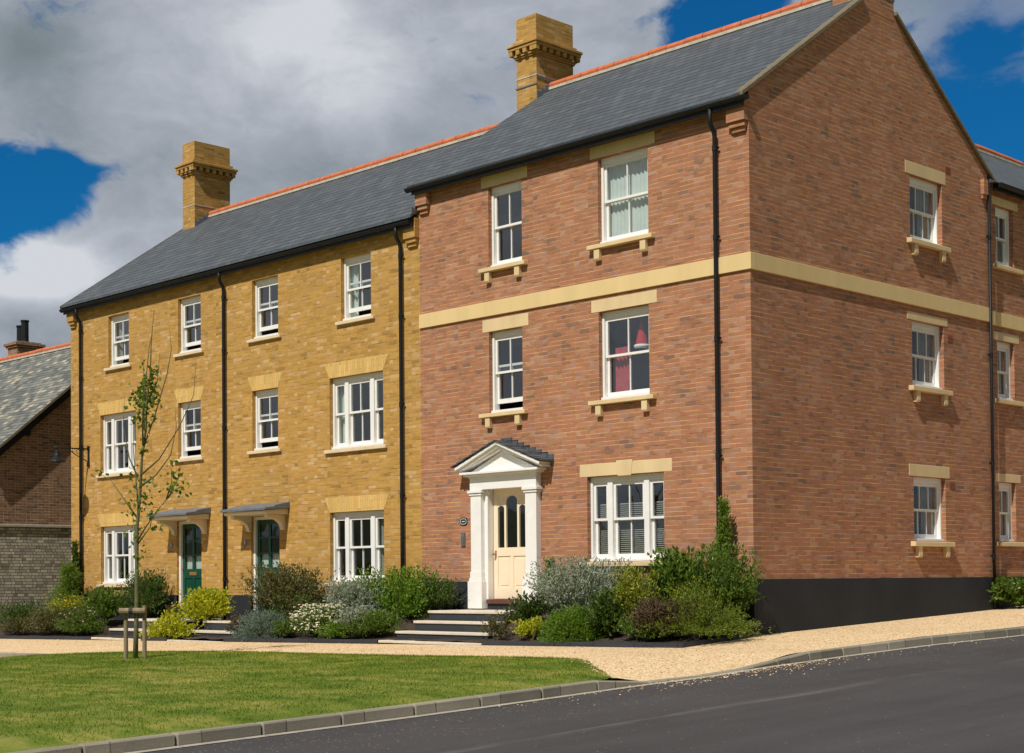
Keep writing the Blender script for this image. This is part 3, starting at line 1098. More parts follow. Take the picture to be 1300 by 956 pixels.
def gutter(par, x0, x1, cy, cz, axis='x'):
    m = M()
    pr = gutter_profile(cy, cz)
    n = len(pr)
    h = n // 2
    if axis == 'x':
        A = [(x0, y, z) for y, z in pr]
        B = [(x1, y, z) for y, z in pr]
    else:
        A = [(-y, x0, z) for y, z in pr]
        B = [(-y, x1, z) for y, z in pr]
    m.add(A + B, [(i, (i + 1) % n, (i + 1) % n + n, i + n) for i in range(n)])
    for s in (0, n):   # end stops
        m.f.append(tuple(range(s, s + h)))
    o = m.build('gutter', BLACK, par, smooth=False)
    # joints of the gutter lengths
    k = x0 + 1.7
    while k < x1 - 0.5:
        q = M()
        pr2 = gutter_profile(cy, cz, 0.079)[:11]
        if axis == 'x':
            A = [(k, y, z) for y, z in pr2]; B = [(k + 0.05, y, z) for y, z in pr2]
        else:
            A = [(-y, k, z) for y, z in pr2]; B = [(-y, k + 0.05, z) for y, z in pr2]
        q.add(A + B, [(i, i + 1, i + 12, i + 11) for i in range(10)])
        q.build('gutter_joint', BLACK, o)
        k += 2.0
    return o


def ridge_tiles(par, a, b, z, y, axis='x', r=0.12):
    m = M()
    n = max(1, round(abs(b - a) / 0.45))
    L = (b - a) / n
    for i in range(n):
        s, e = a + L * i + 0.006, a + L * (i + 1) - 0.006
        rr = r + random.uniform(-0.004, 0.004)
        dz = random.uniform(-0.004, 0.004)
        prof = [(rr * math.cos(t), 0.8 * rr * math.sin(t)) for t in lin(R(-25), R(205), 8)]
        A = [(s, y + p, z + dz + q) if axis == 'x' else (y + p, s, z + dz + q) for p, q in prof]
        B = [(e, y + p, z + dz + q) if axis == 'x' else (y + p, e, z + dz + q) for p, q in prof]
        k = len(prof)
        m.add(A + B, [(j, j + 1, j + 1 + k, j + k) for j in range(k - 1)] + [tuple(range(k)), tuple(range(k, 2 * k))[::-1]])
    o = m.build('ridge_tiles', TERRA, par)
    b_ = M()
    if axis == 'x':
        b_.box(a, b, y - r * 1.06, y + r * 1.06, z - 0.1, z - 0.045)
    else:
        b_.box(y - r * 1.06, y + r * 1.06, a, b, z - 0.1, z - 0.045)
    b_.build('ridge_bedding', MORTAR, o)
    return o


def chimney(par, x0, x1, y0, y1, zb, zt, mat, bands, pots=None):
    """brick stack with an oversailing dentilled band; bands = list of (z0, z1, proud)"""
    m = M()
    m.box(x0, x1, y0, y1, zb, zt)
    for a, b, pr in bands:
        m.box(x0 - pr, x1 + pr, y0 - pr, y1 + pr, a, b)
    o = m.build('chimney', mat, par, bevel=0.006)
    return o


def dentils(o, x0, x1, y0, y1, z0, z1, pr, mat):
    m = M()
    for k in range(int((x1 - x0 + 2 * pr) / 0.21) + 1):
        u = x0 - pr + 0.21 * k
        if u + 0.1 < x1 + pr:
            m.box(u, u + 0.105, y0 - pr, y0 - pr + 0.10, z0, z1)
    for k in range(int((y1 - y0 + 2 * pr) / 0.21) + 1):
        u = y0 - pr + 0.21 * k
        if u + 0.1 < y1 + pr:
            m.box(x1 + pr - 0.10, x1 + pr, u, u + 0.105, z0, z1)
    m.build('dentil_course', mat, o)


def kneeler(par, x0, x1, zlow, ztop, mat):
    m = M()
    m.box(x0, x1, -0.125, -0.004, zlow + 0.16, ztop)
    m.box(x0 + 0.03, x1 - 0.02, -0.09, -0.004, zlow + 0.075, zlow + 0.157)
    m.box(x0 + 0.06, x1 - 0.04, -0.05, -0.004, zlow, zlow + 0.072)
    return m.build('eaves_corbel', mat, par, bevel=0.004)


RZ, RS = 10.53, 0.684      # red roof ridge height and slope
YZ, YS_ = 10.0, 0.698      # yellow roof
YC = 3.85


def roof(par, x0, x1, rz, sl, y_front=-0.24, y_back=7.94, mat=None, th=0.045):
    m = M()
    zf = rz - sl * (YC - y_front)
    zb = rz - sl * (y_back - YC)
    pts = [(x0, y_front, zf), (x0, YC, rz), (x0, y_back, zb), (x0, y_back, zb - th), (x0, YC, rz - th * 1.2), (x0, y_front, zf - th)]
    m.prism(pts, (x1 - x0, 0, 0))
    return m.build('roof', mat or SLATE, par)


# =================================================================== RED HOUSE
red = thing('red_brick_house', 'three storey red brick house on the corner with white porch and cream stone band', 'house', (-4, 3.85, -0.9))
XR = -7.95
r_open = [(-6.01, -5.13, 5.85, 7.37), (-3.25, -2.11, 5.85, 7.37), (-6.02, -5.14, 3.13, 4.65), (-3.26, -2.12, 3.13, 4.67), (-3.57, -1.83, 0.32, 1.81), (-6.10, -5.02, -0.6, 1.72)]
g_open = [(4.84, 5.97, 6.16, 7.34), (4.85, 5.97, 3.48, 4.68), (4.84, 5.96, 0.66, 1.84)]
m = M()
ztop = RZ - RS * YC - 0.06
FRONT.wall(m, XR, 0, -0.6, ztop, r_open)
GABLE.wall(m, 0, 7.7, -0.9, ztop, g_open)
m.poly([(0, 0, ztop), (0, 7.7, ztop), (0, YC, RZ - 0.06)])
m.poly([(XR, 0, 6.5), (XR, 7.7, 6.5), (XR, 7.7, ztop), (XR, YC, RZ - 0.06), (XR, 0, ztop)])
m.poly([(XR, 7.7, -0.9), (0, 7.7, -0.9), (0, 7.7, ztop), (XR, 7.7, ztop)])
m.build('wall', RED, red, recalc=False)
# inside: floors and a cross wall so that the rooms are dark
m = M()
for z in (-0.35, 2.42, 5.12, 7.72):
    m.box(XR + 0.05, -0.16, 0.16, 7.6, z - 0.12, z)
m.box(XR + 0.05, -0.16, 3.6, 3.7, -0.3, 7.6)
m.box(-4.3, -4.2, 0.2, 3.55, -0.3, 7.6)
m.box(XR + 0.02, XR + 0.06, 0.14, 7.6, -0.9, 7.7)
m.build('room_walls', INT, red)
# plinth
m = M()
m.box(XR, -6.47, -0.022, 0.05, -1.4, 0.0)
m.box(-4.65, 0.022, -0.022, 0.05, -1.4, 0.0)
m.box(-0.05, 0.022, 0.0505, 7.72, -1.4, 0.0)
m.build('plinth', PLINTH, red, bevel=0.006)
# string course
m = M()
m.box(XR, 0.038, -0.038, 0.03, 4.945, 5.215)
m.box(-0.03, 0.038, 0.0305, 7.72, 4.945, 5.215)
m.build('string_course', BAND, red, bevel=0.004)
for (a, b, c, d), lf, dr, kd in zip(r_open[:5], (0, 0, 0.13, 0, 0), ('left', 'lace', None, 'red', 'blind'), ('two', 'two', 'two', 'two', 'triple')):
    window(FRONT, red, a, b, c, d, kd, lf, None if dr == 'left' else dr)
for a, b, c, d, key in ((-6.2, -4.98, 7.372, 7.58, 0), (-3.43, -1.95, 7.372, 7.58, 0), (-6.19, -4.98, 4.655, 4.885, 0), (-3.43, -1.94, 4.672, 4.885, 0), (-3.74, -1.65, 1.812, 2.03, 1)):
    lintel(FRONT, red, a, b, c, d, key=bool(key))
for a, b, z in ((-6.2, -4.98, 5.85), (-3.44, -1.96, 5.85), (-6.21, -5.0, 3.13), (-3.44, -1.96, 3.13), (-3.74, -1.65, 0.32)):
    sill(FRONT, red, a, b, z, 0.085, 0.105, STONE, True)
for a, b, c, d in g_open:
    window(GABLE, red, a, b, c, d, 'three', 0, 'right')
for c, d in ((7.342, 7.57), (4.682, 4.825), (1.842, 2.055)):
    lintel(GABLE, red, 4.69, 6.11, c, d)
for z in (6.16, 3.48, 0.66):
    sill(GABLE, red, 4.72, 6.12, z, 0.095, 0.10, STONE, True)
for z in (7.58, 4.40, 1.645):
    m = M()
    m.box(-0.02, 0.004, 6.10, 6.30, z, z + 0.14)
    for k in range(3):
        m.box(0.002, 0.009, 6.115, 6.285, z + 0.018 + 0.04 * k, z + 0.038 + 0.04 * k)
    m.build('air_brick', AIRB, red)
# roof
rf = roof(red, XR - 0.10, -0.002, RZ, RS)
m = M()
for s in (-1, 1):   # pointed verge along both gables
    ye = YC + s * (YC + 0.24)
    ze = RZ - RS * (YC + 0.24)
    for xa, xb in ((0.006, 0.062),):
        yt = 3.355 if s < 0 else 4.385
        zt_ = RZ - RS * abs(YC - yt)
        m.prism([(xa, ye, ze - 0.052), (xa, yt, zt_ - 0.052), (xa, yt, zt_ + 0.012), (xa, ye, ze + 0.012)], (xb - xa, 0, 0))
        m.prism([(-0.10, ye, ze + 0.002), (-0.10, yt, zt_ + 0.002), (-0.10, yt, zt_ + 0.016), (-0.10, ye, ze + 0.016)], (0.105, 0, 0))
m.build('verge', VERGE, rf)
ridge_tiles(rf, -7.98, -0.62, RZ + 0.035, YC)
ch = chimney(red, -8.60, -8.0, 3.37, 4.52, 9.2, 12.04, YEL, [(11.16, 11.20, 0.03), (11.20, 11.235, 0.055), (11.335, 11.40, 0.125), (11.40, 11.46, 0.15), (11.46, 11.54, 0.06)])
dentils(ch, -8.6, -8.0, 3.37, 4.52, 11.236, 11.334, 0.115, YEL)
m = M()
m.box(-8.615, -7.985, 3.355, 3.369, 10.52, 10.55)
m.box(-7.999, -7.988, 3.37, 4.52, 10.66, 10.69)
for k in range(4):   # stepped lead flashing on the roof slope
    y = 3.37 + k * 0.125
    z = RZ - RS * (YC - y)
    m.box(-7.998, -7.984, y, y + 0.125, z - 0.08, z + 0.18)
m.build('lead_flashing', LEAD, ch)
m = M()
m.box(-8.608, -7.992, 3.362, 4.528, 10.72, 10.745)
m.build('pale_joint', MORTAR, ch)
chg = chimney(red, -0.62, 0.004, 3.36, 4.38, 10.0, 12.0, RED, [(11.2, 11.26, 0.05), (11.26, 11.34, 0.11), (11.34, 11.42, 0.05)])
m = M()
m.box(-0.635, 0.014, 3.345, 4.395, 10.36, 10.55)
m.build('lead_flashing', LEAD, chg)
# eaves
m = M()
m.box(XR - 0.03, 0.03, -0.185, -0.158, 7.545, 7.765)
m.build('fascia', BLACK, red)
gutter(red, XR - 0.16, 0.11, -0.19, 7.68)
kneeler(red, -0.36, 0.0, 7.17, 7.72, RED)
kneeler(red, XR, XR + 0.33, 7.17, 7.72, RED)
m = M()
m.box(-0.02, 0.075, 7.44, 7.60, 7.40, 7.70)
m.box(-0.02, 0.045, 7.45, 7.60, 7.32, 7.397)
m.build('eaves_corbel', RED, red)
downpipe(red, [(-0.63, -0.19, 7.66), (-0.63, -0.19, 7.42), (-0.63, -0.17, 7.36), (-0.63, -0.09, 7.25), (-0.63, -0.075, 7.18), (-0.63, -0.075, 0.3), (-0.63, -0.075, -0.55)], clips=[(-0.63, -0.075, z) for z in (7.0, 5.55, 3.9, 2.0, 0.6)])
downpipe(red, [(0.05, 7.665, 7.64), (0.05, 7.665, 3.0), (0.05, 7.665, -0.6)], 0.030, clips=[(0.05, 7.665, z) for z in (6.6, 4.3, 2.2, 0.4)], F=GABLE)
# ---- classical doorway
door = thing('tmp', 'x', 'x', (0, 0, 0))
bpy.data.objects.remove(door)
CX = -5.56
m = M()
for s in (-1, 1):
    a, b = sorted((CX + s * 0.86, CX + s * 0.58))
    m.box(a, b, -0.13, 0, 0.18, 1.60)
    m.box(a - 0.05, b + 0.05, -0.175, 0, -0.51, 0.0)
    m.box(a - 0.03, b + 0.03, -0.155, 0, 0.0, 0.06)
    m.box(a - 0.015, b + 0.015, -0.143, 0, 0.06, 0.18)
    m.box(a - 0.03, b + 0.03, -0.15, 0, 1.60, 1.64)
    m.box(a - 0.05, b + 0.05, -0.17, 0, 1.645, 1.70)
    c, d = sorted((CX + s * 0.58, CX + s * 0.49))   # inner lining
    m.box(c, d, -0.04, 0.2, -0.36, 1.699)
m.box(CX - 0.87, CX + 0.87, -0.14, 0, 1.703, 1.93)
m.box(CX - 0.89, CX + 0.89, -0.165, 0, 1.93, 1.955)
m.box(CX - 0.96, CX + 0.96, -0.22, 0, 1.955, 1.99)
m.box(CX - 1.02, CX + 1.02, -0.27, 0, 1.99, 2.035)
surround = m.build('door_surround', WHITE, red, bevel=0.005)
# pediment
m = M()
hw, ez, az = 1.12, 2.13, 2.56
ins = [(CX - 0.88, -0.12, 2.037), (CX + 0.88, -0.12, 2.037), (CX, -0.12, 2.40)]
m.prism(ins, (0, 0.118, 0))
for s in (-1, 1):
    for (o1, o2, yy) in ((0.0, 0.055, -0.30), (0.055, 0.095, -0.255), (0.095, 0.15, -0.20)):
        k = (az - ez) / hw
        e = CX + s * hw
        pts = [(e, yy, ez - o1), (CX, yy, az - o1), (CX, yy, az - o2), (e - s * 0.02, yy, ez - o2)]
        # keep clear of the horizontal cornice
        pts = [(x, y, max(z, 2.036)) for x, y, z in pts]
        m.prism(pts, (0, -yy - 0.002, 0))
m.build('pediment', WHITE, surround, bevel=0.003)
m = M()
for s in (-1, 1):   # little slate roof in stepped courses
    for k in range(7):
        a, b = k / 7, (k + 1) / 7 + 0.035
        xa, xb = CX + s * 1.20 * (1 - a) , CX + s * 1.20 * (1 - min(b, 1))
        za = lerp(2.135, 2.575, a) + 0.022
        zb_ = lerp(2.135, 2.575, min(b, 1)) + 0.008
        m.prism([(xa, -0.33, za), (xb, -0.33, zb_), (xb, -0.33, zb_ - 0.02), (xa, -0.33, za - 0.022)], (0, 0.328, 0))
    for k in range(8):   # stepped slate flashing up the wall
        xa, xb = CX + s * (1.19 - k * 0.15), CX + s * (1.19 - (k + 1) * 0.15 + 0.012)
        z = lerp(2.15, 2.575, k / 8)
        a, b = sorted((xa, xb))
        m.box(a, b, -0.028, -0.004, z, z + 0.115)
m.build('porch_roof', SLATE, surround)
# door leaf
m = M()
dx0, dx1, dz0, dz1, dy = -6.035, -5.085, -0.33, 1.70, 0.10
m.box(dx0, dx0 + 0.11, dy, dy + 0.045, dz0, dz1)
m.box(dx1 - 0.11, dx1, dy, dy + 0.045, dz0, dz1)
m.box(dx0 + 0.11, dx1 - 0.11, dy, dy + 0.045, dz0, dz0 + 0.2)
m.box(dx0 + 0.11, dx1 - 0.11, dy, dy + 0.045, 0.46, 0.62)
m.box(dx0 + 0.11, dx1 - 0.11, dy, dy + 0.045, dz1 - 0.12, dz1)
for c in (dx0 + 0.305, dx1 - 0.305):
    m.box(c - 0.025, c + 0.025, dy, dy + 0.045, 0.62, dz1 - 0.12)
cm = (dx0 + dx1) / 2
m.box(cm - 0.04, cm + 0.04, dy, dy + 0.045, dz0 + 0.2, 0.46)
for a, b in ((dx0 + 0.11, cm - 0.04), (cm + 0.04, dx1 - 0.11)):
    m.box(a, b, dy + 0.016, dy + 0.03, dz0 + 0.2, 0.46)
    m.box(a + 0.05, b - 0.05, dy + 0.008, dy + 0.017, dz0 + 0.25, 0.41)
# arched heads of the three lights
for a, b, zt in ((dx0 + 0.11, dx0 + 0.28, dz1 - 0.30), (dx0 + 0.33, dx1 - 0.33, dz1 - 0.12), (dx1 - 0.28, dx1 - 0.11, dz1 - 0.30)):
    w = (b - a) / 2
    c = (a + b) / 2
    hgt = w * 0.75
    pts = [(c - w * math.cos(t), dy + 0.004, zt - hgt + hgt * math.sin(t)) for t in lin(0, math.pi, 12)]
    for p0, p1 in zip(pts, pts[1:]):
        m.prism([p0, p1, (p1[0], p1[1], dz1 - 0.118), (p0[0], p0[1], dz1 - 0.118)], (0, 0.036, 0))
dr = m.build('door', CREAM, red, label_ := 0.003) if False else m.build('door', CREAM, red, bevel=0.003)
dr['label'] = 'cream panelled front door with three tall arched panes'
g = M()
g.poly([(dx0 + 0.1, dy + 0.02, 0.6), (dx1 - 0.1, dy + 0.02, 0.6), (dx1 - 0.1, dy + 0.02, dz1 - 0.1), (dx0 + 0.1, dy + 0.02, dz1 - 0.1)])
g.build('door_glass', GLASS, dr, recalc=False)
m = M()
m.tube([(dx0 + 0.055, dy, 0.50), (dx0 + 0.055, dy - 0.05, 0.50)], 0.012, 8)
m.lathe((0, 0, 0), [(0.0001, 0)], 3)
m.box(dx0 + 0.035, dx0 + 0.075, dy - 0.006, dy - 0.001, 0.43, 0.57)
m.tube([(dx0 + 0.055, dy - 0.045, 0.50), (dx0 + 0.055, dy - 0.075, 0.50)], [0.02, 0.026], 10)
m.build('door_handle', BRASS, dr)
m = M()
m.box(-6.06, -5.06, 0.05, 0.2, 1.70, 1.80)
m.box(-6.10, -5.02, 0.0, 0.2, 1.702, 1.72)
m.build('door_frame', WHITE, red)
m = M()
m.box(-6.05, -5.07, -0.10, 0.2, -0.42, -0.335)
m.build('threshold', WOODRED, red, bevel=0.008)
m = M()
m.box(-6.05, -5.07, -0.06, 0.2, -0.6, -0.422)
m.build('door_step', PLINTH, red)
# number plate and entry panel
m = M()
ov = [(-6.745 + 0.105 * math.copysign(abs(math.cos(t)) ** 0.6, math.cos(t)), -0.012, 1.135 + 0.075 * math.copysign(abs(math.sin(t)) ** 0.6, math.sin(t))) for t in lin(0, 2 * math.pi, 24)[:-1]]
m.prism(ov, (0, 0.010, 0))
npl = m.build('number_plaque', BLACK, red)
m = M()
ring = [(0.082, 0.055), (0.072, 0.046)]
for (a, b) in zip(lin(0, 2 * math.pi, 24), lin(0, 2 * math.pi, 24)[1:]):
    q = []
    for r1, r2 in ring:
        for t in (a, b):
            q.append((-6.745 + r1 * math.copysign(abs(math.cos(t)) ** 0.6, math.cos(t)), -0.0145, 1.135 + r2 * math.copysign(abs(math.sin(t)) ** 0.6, math.sin(t))))
    m.add(q, [(0, 1, 3, 2)])
m.box(-6.785, -6.705, -0.0148, -0.0130, 1.127, 1.143)
m.build('plaque_mark', CHALK, npl)
m = M()
m.box(-6.805, -6.700, -0.025, -0.002, 0.66, 0.92)
ep = m.build('entry_panel', GREY, red, bevel=0.004)
m = M()
for k in range(4):
    m.box(-6.77, -6.735, -0.030, -0.024, 0.69 + 0.035 * k, 0.708 + 0.035 * k)
m.box(-6.785, -6.72, -0.028, -0.024, 0.85, 0.90)
m.build('call_button', LEAD, ep)

# santa-style hat, house plant behind the first floor window
t = thing('hanging_hat', 'red felt hat with white trim hanging behind the first floor window of the red house', 'hat', (-2.56, 0.33, 4.0))
m = M()
m.lathe((-2.56, 0.33, 4.02), [(0.115, 0.0), (0.10, 0.1), (0.065, 0.25), (0.035, 0.36), (0.012, 0.46), (0.002, 0.48)], 16)
m.build('felt_cone', REDCLOTH, t, smooth=True)
m = M()
m.lathe((-2.56, 0.33, 3.99), [(0.10, 0.0), (0.135, 0.015), (0.142, 0.04), (0.13, 0.065), (0.105, 0.07)], 16)
m.build('fur_trim', FUR, t, smooth=True)

# =================================================================== YELLOW TERRACE
XL, XM = -21.53, -14.62


def terraced(x0, x1, name, label, opens, door, lifts, dress, end_left):
    root = thing(name, label, 'house', ((x0 + x1) / 2, 3.85, -1.1))
    doors = (door[0], door[1], -0.85, 1.46)
    m = M()
    zt = YZ - YS_ * YC - 0.06
    FRONT.wall(m, x0, x1, -0.9, zt, [o[:4] for o in opens] + [doors])
    if end_left:
        m.poly([(x0, 0, -1.4), (x0, 7.7, -1.4), (x0, 7.7, zt), (x0, YC, YZ - 0.06), (x0, 0, zt)])
    m.build('wall', YEL, root, recalc=False)
    m = M()
    m.poly([(x0, 7.7, -0.9), (x1, 7.7, -0.9), (x1, 7.7, zt), (x0, 7.7, zt)])
    m.build('back_wall', YEL, root, recalc=False)
    m = M()
    for z in (-0.6, 2.05, 4.75, 7.0):
        m.box(x0 + 0.05, x1 - 0.03, 0.16, 7.6, z - 0.12, z)
    m.box(x0 + 0.05, x1 - 0.03, 3.4, 3.5, -0.55, 7.0)
    m.box(x1 - 0.09, x1 - 0.03, 0.16, 7.6, -0.55, 7.0)
    m.box(x0 + 0.02, x0 + 0.06, 0.16, 7.6, -0.9, 7.0)
    m.build('room_walls', INT, root)
    m = M()
    m.box(x0 - (0.022 if end_left else 0), door[0], -0.022, 0.05, -1.45, -0.265)
    m.box(door[1], x1, -0.022, 0.05, -1.45, -0.265)
    if end_left:
        m.box(x0 - 0.022, x0 + 0.03, 0.0505, 7.7, -1.45, -0.265)
    m.build('plinth', PLINTH, root, bevel=0.005)
    for (a, b, c, d, kind), lf, drs in zip(opens, lifts, dress):
        window(FRONT, root, a, b, c, d, kind, lf, drs)
        sill(FRONT, root, a - 0.13, b + 0.13, c, 0.08, 0.065, SILL)
        if d < 6:
            flat_arch(FRONT, root, a, b, d + 0.002, d + 0.315)
    zr = YZ
    rr = roof(root, x0 - (0.12 if end_left else 0), x1 if x1 < -8 else x1 - 0.004, YZ, YS_)
    m = M()
    m.box(x0 - (0.05 if end_left else 0), x1 if x1 < -8 else x1 - 0.02, -0.185, -0.158, 6.93, 7.155)
    m.build('fascia', BLACK, root)
    gutter(root, x0 - (0.13 if end_left else -0.001), (x1 - 0.001) if x1 < -8 else x1 - 0.05, -0.19, 7.06)
    # door
    a, b = door
    m = M()
    m.box(a, a + 0.07, 0.06, 0.2, -0.6, 1.459)
    m.box(b - 0.07, b, 0.06, 0.2, -0.6, 1.459)
    m.box(a + 0.07, b - 0.07, 0.06, 0.2, 1.39, 1.459)
    m.build('door_frame', WHITE, root, bevel=0.004)
    m = M()
    a, b = a + 0.073, b - 0.073
    z0, z1, dy = -0.575, 1.385, 0.115
    c = (a + b) / 2
    m.box(a, a + 0.1, dy, dy + 0.045, z0, z1)
    m.box(b - 0.1, b, dy, dy + 0.045, z0, z1)
    m.box(c - 0.045, c + 0.045, dy, dy + 0.045, z0 + 0.2, z1 - 0.1)
    m.box(a + 0.1, b - 0.1, dy, dy + 0.045, z0, z0 + 0.2)
    m.box(a + 0.1, b - 0.1, dy, dy + 0.045, z1 - 0.1, z1)
    for s in (-1, 1):
        p, q = sorted((c + s * 0.045, (b - 0.1) if s > 0 else (a + 0.1)))
        m.box(p, q, dy, dy + 0.045, 0.12, 0.34)
        m.box(p, q, dy + 0.005, dy + 0.04, 0.64, 0.675)
        m.box(p, q, dy + 0.005, dy + 0.04, 0.98, 1.015)
        m.box(p, q, dy + 0.018, dy + 0.03, z0 + 0.2, 0.12)
        m.box(p + 0.04, q - 0.04, dy + 0.008, dy + 0.019, z0 + 0.25, 0.07)
    dd = m.build('door', GREEN, root, bevel=0.003)
    g = M()
    g.poly([(a + 0.09, dy + 0.022, 0.33), (b - 0.09, dy + 0.022, 0.33), (b - 0.09, dy + 0.022, z1 - 0.09), (a + 0.09, dy + 0.022, z1 - 0.09)])
    g.build('door_glass', GLASS, dd, recalc=False)
    cc = M()
    for i in range(24):
        u = lerp(a + 0.1, b - 0.1, i / 23)
        cc.v += [(u, dy + 0.06 + 0.008 * math.sin(i * 1.9), 0.3), (u, dy + 0.06 + 0.008 * math.sin(i * 1.9), 0.66)]
    for i in range(23):
        cc.f.append((2 * i, 2 * i + 2, 2 * i + 3, 2 * i + 1))
    cc.build('door_curtain', LACE, dd, recalc=False)
    m = M()
    m.box(c - 0.14, c + 0.14, dy - 0.012, dy - 0.001, 0.19, 0.27)
    m.box(c - 0.115, c + 0.115, dy - 0.017, dy - 0.013, 0.205, 0.255)
    m.build('letter_box', BRASS, dd)
    m = M()
    m.tube([(a + 0.05, dy - 0.001, 0.33), (a + 0.05, dy - 0.05, 0.33)], [0.012, 0.024], 10)
    m.build('door_handle', BRASS, dd)
    m = M()
    m.box(door[0] - 0.02, door[1] + 0.02, -0.06, 0.2, -0.85, -0.6)
    m.build('door_step', PLINTH, root)
    # lead-topped canopy on two shaped brackets
    x_, w_ = (door[0] + door[1]) / 2 + 0.07, 0.775
    m = M()
    A = x_ - w_
    prof = [(0.0, 1.47), (-0.56, 1.47), (-0.60, 1.50), (-0.60, 1.545), (0.0, 1.60)]
    m.prism([(A, y, z) for y, z in prof], (2 * w_, 0, 0))
    cn = m.build('door_canopy', SOFFIT, root, bevel=0.006)
    m = M()
    prof = [(-0.004, 1.602), (-0.665, 1.548), (-0.665, 1.60), (-0.42, 1.635), (-0.40, 1.66), (-0.004, 1.74)]
    m.prism([(A - 0.06, y, z) for y, z in prof], (2 * w_ + 0.12, 0, 0))
    m.build('lead_roof', LEAD, cn, bevel=0.005)
    for s in (-1, 1):
        bx = x_ + s * (w_ - 0.15)
        prof = [(-0.003, 1.468), (-0.48, 1.468), (-0.48, 1.40)] + [(-0.48 + 0.40 * math.sin(t), 1.40 - 0.24 * (1 - math.cos(t))) for t in lin(R(10), R(90), 8)] + [(-0.06, 1.14), (-0.003, 1.13)]
        q = M()
        q.prism([(bx - 0.06, y, z) for y, z in prof], (0.12, 0, 0))
        q.build('canopy_bracket', SOFFIT, cn, bevel=0.004)
    # number plate by the door
    m = M()
    px = door[0] - 0.225
    m.box(px - 0.05, px + 0.05, -0.012, -0.001, 0.84, 0.97)
    pq = m.build('number_plaque', PLAQUEB, root, bevel=0.004)
    m = M()
    m.box(px - 0.012, px + 0.012, -0.0155, -0.0125, 0.865, 0.945)
    m.build('plaque_mark', CHALK, pq)
    return root, rr


ya = [(-19.67, -18.71, 5.385, 6.665, 'two'), (-16.53, -15.58, 5.39, 6.675, 'two'), (-20.07, -18.40, 2.735, 4.225, 'triple'), (-16.54, -15.60, 2.92, 4.23, 'two'), (-20.06, -18.41, 0.0, 1.435, 'triple')]
yb = [(-13.56, -12.60, 5.39, 6.69, 'two'), (-10.42, -9.45, 5.40, 6.71, 'two'), (-13.57, -12.62, 2.92, 4.24, 'two'), (-10.82, -9.09, 2.76, 4.25, 'triple'), (-10.83, -9.09, 0.0, 1.45, 'triple')]
h1, roof1 = terraced(XL, XM, 'yellow_brick_house', 'left half of the yellow brick terrace, end house behind the young tree', ya, (-16.62, -15.59), (0.13, 0.12, 0, 0.14, 0), ('drapes', None, 'drapes', None, 'drapes'), True)
h2, roof2 = terraced(XM, XR, 'yellow_brick_house', 'right half of the yellow brick terrace, joined to the red brick house', yb, (-13.64, -12.59), (0.13, 0.13, 0.13, 0, 0), (None, 'left', None, 'left', 'right'), False)
for h in (h1, h2):
    h['group'] = 'yellow brick terraced houses'
ridge_tiles(roof1, -20.82, XM, YZ + 0.035, YC)
ridge_tiles(roof2, XM + 0.003, XR - 0.66, YZ + 0.035, YC)
m = M()
for s in (-1, 1):
    ye = YC + s * (YC + 0.24)
    ze = YZ - YS_ * (YC + 0.24)
    m.prism([(XL - 0.125, ye, ze - 0.1), (XL - 0.125, YC, YZ - 0.1), (XL - 0.125, YC, YZ + 0.01), (XL - 0.125, ye, ze + 0.01)], (0.05, 0, 0))
m.build('verge', VERGE, roof1)
ch = chimney(h1, -21.42, -20.84, 3.30, 4.45, 8.8, 11.96, YEL, [(11.05, 11.10, 0.03), (11.10, 11.14, 0.06), (11.24, 11.31, 0.13), (11.31, 11.37, 0.16), (11.37, 11.46, 0.06)])
dentils(ch, -21.42, -20.84, 3.30, 4.45, 11.141, 11.239, 0.12, YEL)
m = M()
m.box(-21.43, -20.83, 3.292, 4.458, 10.21, 10.235)
m.build('pale_joint', MORTAR, ch)
m = M()
for k in range(5):
    y = 3.30 + k * 0.12
    z = YZ - YS_ * (YC - y)
    m.box(-20.838, -20.822, y, y + 0.12, z - 0.08, z + 0.17)
m.build('lead_flashing', LEAD, ch)
kneeler(h1, XL, XL + 0.33, 6.58, 7.12, YEL)
kneeler(h2, XR - 0.36, XR - 0.008, 6.58, 7.12, YEL)
m = M()
for k in range(6):   # lead soakers where the lower roof meets the red wall
    y = -0.2 + 0.09 * k
    z = YZ - YS_ * (YC - y)
    m.box(XR - 0.02, XR - 0.006, y, y + 0.09, z + 0.002, z + 0.13)
m.build('lead_flashing', LEAD, roof2)
for par, x in ((h1, -20.92), (h2, XM + 0.06), (h2, -8.45)):
    downpipe(par, [(x, -0.19, 7.04), (x, -0.19, 6.86), (x, -0.165, 6.79), (x, -0.09, 6.68), (x, -0.075, 6.6), (x, -0.075, 1.0), (x, -0.075, -0.95)], clips=[(x, -0.075, z) for z in (6.45, 5.25, 3.5, 1.7, 0.1)])

# =================================================================== REAR WING
rw = thing('rear_brick_wing', 'red brick wing set back behind the gable of the corner house, slate hipped roof', 'house', (-4, 13, -0.5))
o_r = [(8.23, 8.95, 6.17, 7.35), (8.22, 8.92, 3.51, 4.67), (8.22, 8.90, 0.69, 1.87)]
o_more = [(12.0 + 3.4 * i, 13.1 + 3.4 * i, z, z + 1.18) for i in range(2) for z in (6.17, 3.51, 0.69)]
m = M()
REAR.wall(m, 7.72, 19.5, -0.8, 7.75, o_r + o_more)
m.poly([(-0.12, 19.5, -0.8), (-7.9, 19.5, -0.8), (-7.9, 19.5, 7.75), (-0.12, 19.5, 7.75)])
m.build('wall', RED, rw, recalc=False)
m = M()
for z in (-0.2, 2.42, 5.12, 7.7):
    m.box(-7.8, -0.28, 7.74, 19.4, z - 0.12, z)
m.box(-3.6, -3.5, 7.74, 19.4, -0.3, 7.7)
m.build('room_walls', INT, rw)
m = M()
